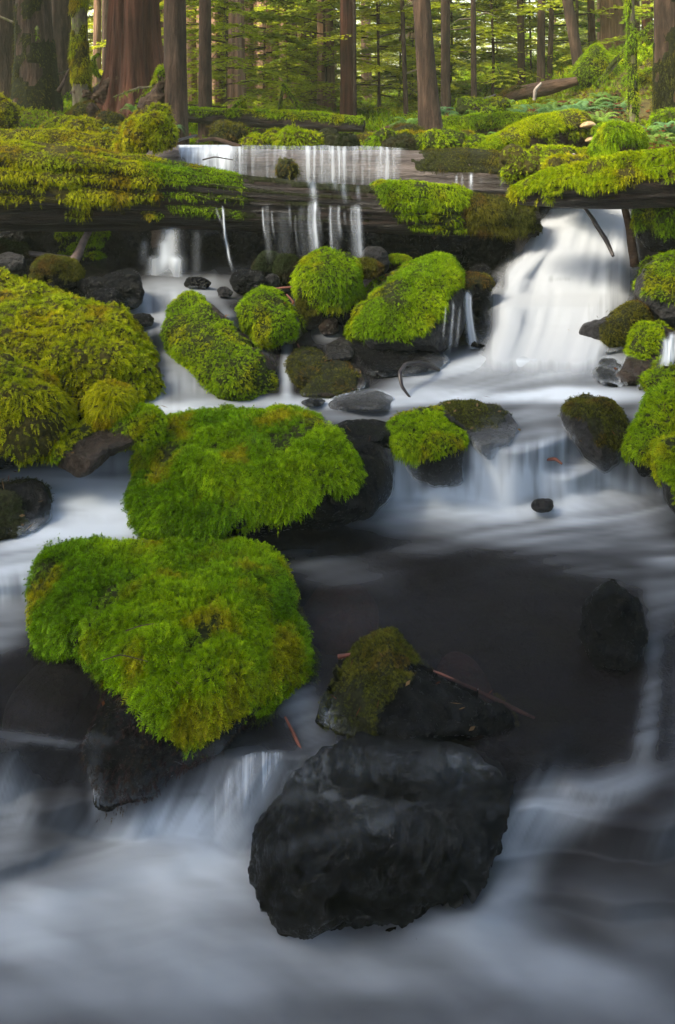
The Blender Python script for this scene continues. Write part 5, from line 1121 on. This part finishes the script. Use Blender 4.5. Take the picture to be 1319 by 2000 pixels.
T = [  # label, foot x, foot y, D, width px, top x, material, flare, ridge, extra
    ('near-black wide trunk at the far left edge of the forest', 2, 205, 9.0, 72, -6, 'dark_bark', .3, .06, dict(nu=40)),
    ('thick dark brown trunk at the left with short mossy branch stubs', 74, 214, 7.6, 64, 66, 'dark_bark', .5, .07, dict(nu=44, nv=80, stubs=7, mossn=1500, pal='olive')),
    ('shadowed trunk between the thick stubby trunk and the mossy thin one', 122, 190, 9.5, 38, 120, 'dark_bark', .3, .06, {}),
    ('thin trunk coated in yellow moss, left of the great red cedar', 160, 204, 6.9, 30, 154, 'mossy_bark', .1, .05, dict(mossn=5200, pal='yellow', nu=28, nv=70)),
    ('great red cedar, the widest trunk, with a flaring fluted base', 262, 218, 7.0, 88, 262, 'cedar', .62, .12, dict(nu=110, nv=140, lobes=5, fl_h=.42, stubs=1)),
    ('straight brown trunk at the right side of the great red cedar', 346, 268, 6.0, 42, 343, 'dark_bark', .18, .05, dict(nu=40, nv=80, stubs=1)),
    ('slim dark trunk standing by the left end of the bridging log', 400, 262, 6.4, 25, 401, 'dark_bark', .1, .05, dict(nu=28)),
    ('furrowed brown trunk behind the left end of the bridging log', 462, 205, 9.5, 32, 461, 'grey_bark', .25, .09, dict(nu=44, nv=70)),
    ('pale pinkish trunk right of the furrowed brown one', 497, 160, 17, 26, 496, 'grey_bark', .2, .07, {}),
    ('broad pale reddish cedar trunk in the left half of the clearing', 565, 190, 14, 38, 562, 'grey_bark', .25, .08, dict(nu=44, nv=70)),
    ('faint narrow trunk just right of the broad pale reddish one', 604, 205, 15, 9, 603, 'grey_bark', .1, .05, {}),
    ('reddish trunk behind the bridging log near the middle', 638, 222, 11.5, 32, 634, 'grey_bark', .2, .08, dict(nu=40)),
    ('red-brown trunk standing at the right end of the bridging log', 679, 232, 9.5, 25, 677, 'cedar', .15, .08, dict(nu=36)),
    ('thin dark stem touching the right side of the red-brown trunk', 694, 230, 9.3, 7, 692, 'dark_bark', .05, .04, {}),
    ('faint hazy trunk right of the thin dark stem', 717, 205, 18, 20, 714, 'grey_bark', .2, .06, {}),
    ('very thin dark sapling stem left of centre clearing', 742, 208, 10, 5, 737, 'dark_bark', .1, .04, dict(stubs=3)),
    ('thin dark straight stem left of the slender leaning tree', 793, 212, 9.5, 9, 786, 'dark_bark', .1, .04, dict(stubs=3)),
    ('dark tapering tree with flared foot leaning slightly left, nearest in the clearing', 842, 264, 6.3, 36, 824, 'dark_bark', .42, .05, dict(nu=44, nv=90, fl_h=.28)),
    ('straight dark trunk right behind the tapering leaning tree', 871, 206, 8.8, 18, 870, 'dark_bark', .12, .05, dict(nu=28)),
    ('slim dark trunk in the middle of the right-hand clearing', 925, 198, 9.4, 11, 924, 'dark_bark', .1, .05, dict(stubs=4)),
    ('slim dark trunk, left one of three behind the rotten log', 1018, 168, 10.5, 14, 1016, 'dark_bark', .1, .05, dict(stubs=1)),
    ('dark trunk, middle one of three behind the rotten log', 1057, 162, 10, 15, 1059, 'dark_bark', .1, .05, dict(stubs=1)),
    ('slightly tilted slim trunk, right one of three behind the rotten log', 1074, 158, 10.2, 10, 1080, 'dark_bark', .1, .05, {}),
    ('very thin stem just left of the three slim trunks', 1038, 165, 12, 4, 1034, 'dark_bark', .1, .04, dict(stubs=3)),
    ('dark leaning trunk behind the cone-shaped mossy boulder', 1130, 132, 9.4, 20, 1108, 'dark_bark', .2, .05, dict(nu=30)),
    ('narrow reddish trunk above the cone-shaped mossy boulder', 1156, 130, 11, 14, 1153, 'cedar', .1, .05, {}),
    ('broad pale brown trunk behind the cone-shaped mossy boulder', 1200, 150, 10.5, 46, 1196, 'grey_bark', .2, .08, dict(nu=44, nv=70)),
    ('thin lichen-spotted mossy tree at the right with wavy stem', 1234, 222, 6.4, 13, 1226, 'mossy_bark', .1, .06, dict(mossn=2000, bend=.02, nu=20)),
    ('brown trunk just right of the thin lichen-spotted tree', 1246, 125, 11.5, 13, 1244, 'grey_bark', .1, .05, {}),
    ('dark reddish trunk second from the right edge', 1264, 128, 10, 21, 1263, 'cedar', .15, .06, {}),
    ('thick brown trunk at the right edge with mossy foot', 1302, 205, 6.6, 44, 1300, 'dark_bark', .2, .06, dict(nu=44, nv=80, mossn=1500, pal='olive')),
    ('dim trunk filling the gap left of the furrowed brown one', 427, 175, 14, 24, 426, 'grey_bark', .2, .06, {}),
    ('pale trunk showing between the red cedar neighbour and the slim dark trunk', 375, 195, 12, 20, 374, 'grey_bark', .2, .06, {}),
    ('pale bark trunk seen right of the thin yellow-mossed one', 190, 178, 11.5, 15, 192, 'grey_bark', .2, .06, {}),
    ('dim brown trunk hugging the left side of the great red cedar', 210, 180, 11, 20, 208, 'dark_bark', .2, .06, {}),
    ('faint hazy stem between the furrowed and the pale pinkish trunks', 540, 185, 20, 12, 539, 'grey_bark', .2, .06, {}),
]
for (lab, x, y, D, wp, tx, mt, fl, rd, ex) in T:
    add_tree(lab, x, y, D, wp, tx, mt, fl, rd, **ex)
# the many far trunks fading in the haze
far = []
r2 = np.random.default_rng(5)
for k in range(52):
    D = r2.uniform(15, 42); px = r2.uniform(-80, 1400)
    if 700 < px < 1150 and r2.random() < .75: px = r2.uniform(300, 720)
    wd = r2.choice([.12, .2, .3, .45]) * F / D
    g = onground(px, D); py = HY - (g[2] - CZ) * F / D
    far.append(add_tree('far forest trunk fading into the green haze behind the clearing', px, py, D, wd, px, 'grey_bark' if k % 3 else 'cedar', .2, .06, nu=14, nv=24, H=13, group='distant trunks in the haze', name='distant_tree'))

for k in range(36):
    px = 300 + 22 * (k % 20) + 9 * (k > 19) + r2.uniform(-8, 8); D = r2.uniform(11.5, 21)
    if k in (17, 18, 19): px = r2.uniform(1130, 1319)
    g = onground(px, D); py = HY - (g[2] - CZ) * F / D
    far.append(add_tree('far forest trunk fading into the green haze behind the clearing', px, py, D, r2.uniform(12, 30), px + r2.uniform(-3, 3), ['cedar', 'grey_bark', 'dark_bark'][k % 3], .2, .08, nu=26, nv=36, group='distant trunks in the haze', name='distant_tree'))

# young hemlocks: light green boughs filling the space between the trunks
spots = []
r3 = np.random.default_rng(11)
for k in range(92):
    D = 9.5 + 34 * (k / 92) ** 1.25; px = r3.uniform(-150, 1470)
    spots.append((px, D, int(r3.integers(0, 6)), r3.uniform(.8, 1.25) * (1 + .35 * (D > 22))))
spots += [(440, 8.6, 4, .8), (740, 10, 5, .9), (520, 10.5, 4, 1.0), (960, 11, 1, 1.0), (880, 12, 3, 1.0), (1020, 13, 1, 1.1), (1120, 12.5, 3, 1.0), (780, 13, 0, 1.1), (350, 11, 5, 1.0), (620, 12, 3, .7), (560, 9.5, 4, .55)]
for k, (px, D, pi, sc) in enumerate(spots):
    x, y, z = onground(px, D)
    if 1130 < px < 1330 and D < 14: continue
    if px < 330 and D < 13: continue
    root = bpy.data.objects.new('young_hemlock', None); COL.objects.link(root); root.location = (x, y, z - .02)
    root.scale = (sc,) * 3; root.rotation_euler = (0, 0, r3.uniform(0, 6.28))
    tag(root, 'young hemlock with feathery drooping boughs among the far trunks', 'young tree', 'young hemlocks under the tall trees')
    link('trunk', protos[pi][0], root); link('crown', protos[pi][1], root)

# unseen conifers added beside and behind the viewpoint to shade foreground and left trunks
def shade_crown(seed, z0, z1, R, nb):
    r = np.random.default_rng(seed); z = np.linspace(z0, z1, nb); az = np.arange(nb) * 2.4 + r.normal(0, .3, nb)
    L = (R * (1.15 - (z - z0) / (z1 - z0)) ** .6 * r.uniform(.7, 1.05, nb))[:, None]
    d = nrm(np.stack([np.cos(az), np.sin(az), r.uniform(.05, .3, nb)], -1)); base = np.stack([0 * z, 0 * z, z], -1)
    V, q, C = leafy_twigs(base, d, L, 12, .26, ((.08, .13, .02), (.05, .09, .02)), seed)
    return mesh('crown', V, [q], M['leaf'], False, tint=C)
BC = [shade_crown(501, 4.0, 11, 3.6, 48), shade_crown(502, 4.6, 12, 3.3, 34)]
for k, (x, y, ci, sc, wh) in enumerate([(-4.2, -.5, 0, 1, 'on the left bank beside the viewpoint'), (3.6, 2.2, 1, 1, 'on the right bank beside the front pools'), (-2.4, -3.2, 1, 1.05, 'on the left bank well behind the viewpoint'), (2.8, -1.8, 0, 1, 'on the right bank behind the viewpoint'), (-6.1, 6.0, 1, 1, 'on the left bank beyond the logs')]):
    root = bpy.data.objects.new('shade_conifer', None); COL.objects.link(root); root.location = (x, y, gz(x, y)); root.rotation_euler = (0, 0, k * 1.3); root.scale = (sc,) * 3
    tag(root, 'unseen conifer added for shade ' + wh, 'tree', 'unseen shade conifers around the viewpoint')
    TV, tp, _, _, _ = trunk_mesh(CX, 800, 3.0, 170, None, 12, .4, .05, 28, 50, 900 + k)
    link('trunk', mesh('trunk', TV, tp, M['dark_bark']), root); link('crown', BC[ci], root)

marks = [(2, 'near-black left edge trunk'), (74, 'thick stubby left trunk'), (160, 'yellow-mossed thin trunk'), (262, 'great red cedar'), (346, 'straight brown trunk'), (400, 'slim dark left trunk'), (462, 'furrowed trunk'), (565, 'broad pale cedar'), (638, 'reddish middle trunk'), (679, 'red-brown trunk'),
         (742, 'very thin sapling stem'), (842, 'tapering leaning tree'), (925, 'slim mid-clearing trunk'), (1018, 'left of the three slim trunks'), (1057, 'middle of the three slim trunks'), (1130, 'dark leaning trunk'), (1200, 'broad pale right trunk'), (1264, 'dark reddish right trunk'), (1302, 'thick right edge trunk')]
ordn = ['nearest', 'second', 'third', 'fourth', 'fifth', 'sixth', 'seventh', 'eighth', 'ninth', 'tenth', 'eleventh', 'twelfth', 'thirteenth', 'fourteenth', 'fifteenth', 'sixteenth']
def relabel(objs, noun):
    gr = {}
    for o in objs:
        D = o.location.y; px = CX + o.location.x * F / D; mk = min(marks, key=lambda q: abs(q[0] - px))
        side = 'right' if px >= mk[0] else 'left'
        if o.get('kindword') is None: pass
        gr.setdefault((side, mk[1]), []).append((D, o))
    for (side, mk), L in gr.items():
        L.sort(key=lambda q: q[0])
        for r, (D, o) in enumerate(L): o['label'] = '%s %s %s the %s, %s in depth' % (noun, 'just', side + ' of', mk, ordn[min(r, 15)])
relabel([o for o in bpy.data.objects if o.name.startswith('young_hemlock')], 'feathery young hemlock')
relabel([o for o in bpy.data.objects if o.name.startswith('distant_tree')], 'hazy far trunk')

# far wood that closes the view
n = 42000
x = r3.uniform(-52, 52, n); y = r3.uniform(44, 66, n); z = CZ + r3.uniform(-2.5, 14, n) 
cl = fbm(np.stack([x, y, z * 1.6], -1), .35, 3, 90); keep = cl > -.12
c = np.stack([x, y, z], -1)[keep]; n = len(c); d = nrm(r3.normal(0, 1, (n, 3)) * [1, 1, .35]); s = nrm(np.cross(d, r3.normal(0, 1, (n, 3))))
L = r3.uniform(.35, .8, (n, 1)); V = np.stack([c - d * L * .5, c + s * L * .16, c + d * L * .5, c - s * L * .16], 1).reshape(-1, 3)
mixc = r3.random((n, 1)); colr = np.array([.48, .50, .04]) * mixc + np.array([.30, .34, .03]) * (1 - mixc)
tag(link('distant_forest', mesh('distant_forest', V, [np.arange(n * 4).reshape(-1, 4)], M['leaf'], False, tint=np.repeat(colr, 4, 0))), 'soft mass of pale green forest closing the view behind all the trunks', 'forest', kind='stuff')

# haze: humid air lit by the sky; it wraps the whole scene
hz, t, out, N_, L_ = nodes('haze_air')
pv = N_('VolumePrincipled'); pv.inputs['Color'].default_value = (1.0, 1.0, 0.60, 1); pv.inputs['Density'].default_value = 0.0038; pv.inputs['Anisotropy'].default_value = 0.0
L_(pv.outputs[0], out.inputs['Volume'])
bmz = bmesh.new(); bmesh.ops.create_cube(bmz, size=1.0)
for v in bmz.verts: v.co = Vector((v.co.x * 360, v.co.y * 200 + 88, v.co.z * 24 + 7))
mh = bpy.data.meshes.new('haze'); bmz.to_mesh(mh); bmz.free(); mh.materials.append(hz)
tag(link('haze', mh), 'thin pale haze hanging in the forest air', 'haze', kind='stuff')

# ================================================================== FERNS AND GROUND COVER
def fern_mesh(seed, R=.32, nf=12, pal=((.09, .20, .05), (.045, .12, .03))):
    r = np.random.default_rng(seed); V = []; C = []
    for f in range(nf):
        az = f * 2.399 + r.normal(0, .2); L = R * r.uniform(.7, 1.15); el = r.uniform(.5, 1.15)
        d = np.array([math.cos(az) * math.cos(el), math.sin(az) * math.cos(el), math.sin(el)]); h = np.array([math.cos(az), math.sin(az), 0]); sd_ = np.array([-math.sin(az), math.cos(az), 0])
        cp = np.array(pal[0]) * r.uniform(.8, 1.3)
        K = 20
        for k in range(1, K + 1):
            s = k / K; q = d * L * s * (1 - .25 * s) + h * L * .35 * s * s - np.array([0, 0, 1]) * L * .62 * s * s
            lf = L * .17 * math.sin(min(s * 1.25 + .12, 1) * math.pi * .93 + .1) ** .6 * (1.08 - s) ** .35 if s < 1 else .01
            t = nrm((d + h * s - np.array([0, 0, 1.2]) * s)[None])[0]
            for sg in (-1, 1):
                o = sd_ * sg; w = t * L * .020
                V += [q - w, q + o * lf * .5 + w * 1.0 + t * lf * .1, q + o * lf + t * lf * .22 - np.array([0, 0, .25 * lf]), q + o * lf * .5 - w * 1.0 + t * lf * .1]
                C += [cp * r.uniform(.85, 1.15)] * 4
    V = np.array(V); return mesh('fronds', V, [np.arange(len(V)).reshape(-1, 4)], M['leaf'], False, tint=np.array(C))
def deadskirt(seed):
    r = np.random.default_rng(seed); V = []; C = []
    for f in range(10):
        az = r.uniform(0, 6.28); L = r.uniform(.16, .28); h = np.array([math.cos(az), math.sin(az), 0]); sd_ = np.array([-math.sin(az), math.cos(az), 0])
        for k in range(8):
            s = k / 8; q = h * L * s * .7 + np.array([0, 0, .06 - .22 * s * s])
            for sg in (-1, 1): V += [q, q + sd_ * sg * .02 + h * .012, q + h * .03 - np.array([0, 0, .01])]; C += [(.19, .07, .03)] * 3
    V = np.array(V); return mesh('dead_fronds', V, [np.arange(len(V)).reshape(-1, 3)], M['leaf'], False, tint=np.array(C))
FM = [fern_mesh(i, .30, 13, [((.16, .28, .06), 0), ((.20, .31, .05), 0), ((.13, .25, .09), 0)][i]) for i in range(3)]; DM = deadskirt(3)
ferns = [(800, 238, 6.4, .8), (878, 228, 7.2, .9), (905, 222, 7.5, 1.0), (935, 222, 7.2, .9), (1005, 215, 7.2, .8), (1040, 220, 6.9, 1.0), (1072, 214, 6.9, 1.0), (1100, 205, 7.0, 1.1), (1125, 214, 6.6, 1.0), (1150, 205, 6.8, 1.0), (1175, 225, 6.2, .8),
         (1205, 205, 6.6, .8), (1265, 255, 5.4, .7), (1290, 268, 5.1, .7), (1310, 250, 5.5, .8), (975, 262, 6.0, .6), (1240, 250, 5.8, .6), (218, 248, 5.7, .6), (262, 205, 6.0, .5), (60, 258, 6.0, .4), (340, 240, 5.6, .35), (1180, 190, 7.2, .9), (985, 200, 7.8, .9), (860, 215, 8, .8)]
where = ['left of the leaning tree', 'right of the leaning tree', 'below the straight dark trunk', 'under the slim dark trunk', 'below the rotten log', 'beside the bleached crooked stick', 'right of the bleached crooked stick', 'below the cone-shaped boulder', 'on the slope under the cone-shaped boulder',
         'just right of the cone-shaped boulder foot', 'above the stout mossy log end', 'beside the split dark log', 'right of the shaggy stump', 'with brown dead fronds near the right edge', 'at the right edge under the thick trunk', 'small, on the mossy log behind the leaning tree', 'between the shaggy stump and the thin mossy tree',
         'beside the bracket fungus at the left', 'climbing the twisted snag', 'tiny, in the litter at the far left', 'tiny, at the foot of the straight brown trunk', 'under the charred log', 'at the left end of the rotten log', 'behind the leaning tree']
for k, ((px, py, D, sc), wh) in enumerate(zip(ferns, where)):
    x = (px - CX) * D / F; z = CZ - (py + 14 - HY) * D / F
    root = bpy.data.objects.new('sword_fern', None); COL.objects.link(root); root.location = (x, D, z); root.scale = (sc * 1.15, sc * 1.15, sc * 1.5); root.rotation_euler = (0, 0, k * 1.7)
    tag(root, 'sword fern ' + wh, 'fern', 'sword ferns on the bank'); link('fronds', FM[k % 3], root)
    if k % 2 or k in (12, 14): link('dead_fronds', DM, root)

def ground_scatter(name, label, n, x0, x1, y0, y1, pal, L, W, thr, seed, droop=.1):
    r = np.random.default_rng(seed); y = np.exp(r.uniform(math.log(y0), math.log(y1), n)); px = r.uniform(x0, x1, n); x = (px - CX) * y / F
    p = np.stack([x, y, ground_z(x, y)], -1); k = fbm(p, 1.3, 3, seed) > thr; p = p[k]
    N = nrm(np.array([0, 0, 1.0]) + r.normal(0, .15, (len(p), 3)))
    V, Tt, C = fronds(p, N, L * (.6 + .07 * p[:, 1:2]), W * (.6 + .07 * p[:, 1:2]), droop, pal, 3, seed)
    tag(link(name, mesh(name, V, [Tt], M['moss'], True, tint=C)), label, 'ground cover', kind='stuff')
ground_scatter('moss_carpet', 'patchy yellow-green moss carpet on the forest floor', 90000, -200, 1520, 5.15, 14, 'lime', .045, .014, -.12, 3)
ground_scatter('undergrowth', 'low leafy green undergrowth spreading between the far trunks', 60000, -200, 1520, 8, 34, 'lime', .12, .035, -.15, 4)
lp = np.concatenate(LIT); lp = lp + r3.normal(0, .02, lp.shape) * [1, 1, 0]; k_ = len(lp); dd_ = nrm(r3.normal(0, 1, (k_, 3)) * [1, 1, .5]); s_ = nrm(np.cross(dd_, r3.normal(0, .3, (k_, 3)) + [0, 0, 1.0]))
thin = (r3.random((k_, 1)) < .6); Lk = np.where(thin, r3.uniform(.010, .022, (k_, 1)), r3.uniform(.006, .011, (k_, 1))); Wk = np.where(thin, .0012, Lk * .5)
V = np.stack([lp - dd_ * Lk, lp + s_ * Wk, lp + dd_ * Lk, lp - s_ * Wk], 1).reshape(-1, 3); cc_ = np.where(r3.random((k_, 1)) < .5, [[.16, .05, .02]], [[.22, .13, .05]]) * r3.uniform(.4, 1.2, (k_, 1))
tag(link('fallen_needles', mesh('fallen_needles', V, [np.arange(k_ * 4).reshape(-1, 4)], M['leaf'], False, tint=np.repeat(cc_, 4, 0))), 'dead brown needles and tiny leaves lying on the stones and moss', 'leaf litter', kind='stuff')
# needle litter and dead leaves
nl = 9000; y = np.exp(r3.uniform(math.log(5.2), math.log(12), nl)); x = (r3.uniform(-100, 1420, nl) - CX) * y / F
c = np.stack([x, y, ground_z(x, y) + .012], -1); d = nrm(r3.normal(0, 1, (nl, 3)) * [1, 1, .2]); s = nrm(np.cross(d, [0, 0, 1.0])); L = r3.uniform(.01, .05, (nl, 1))
V = np.stack([c - d * L, c + s * L * .35, c + d * L, c - s * L * .35], 1).reshape(-1, 3)
col = np.array([.20, .075, .03]) * r3.uniform(.5, 1.4, (nl, 1))
tag(link('leaf_litter', mesh('leaf_litter', V, [np.arange(nl * 4).reshape(-1, 4)], M['leaf'], False, tint=np.repeat(col, 4, 0))), 'rusty brown fallen leaves and needles scattered over the bank', 'leaf litter', kind='stuff')
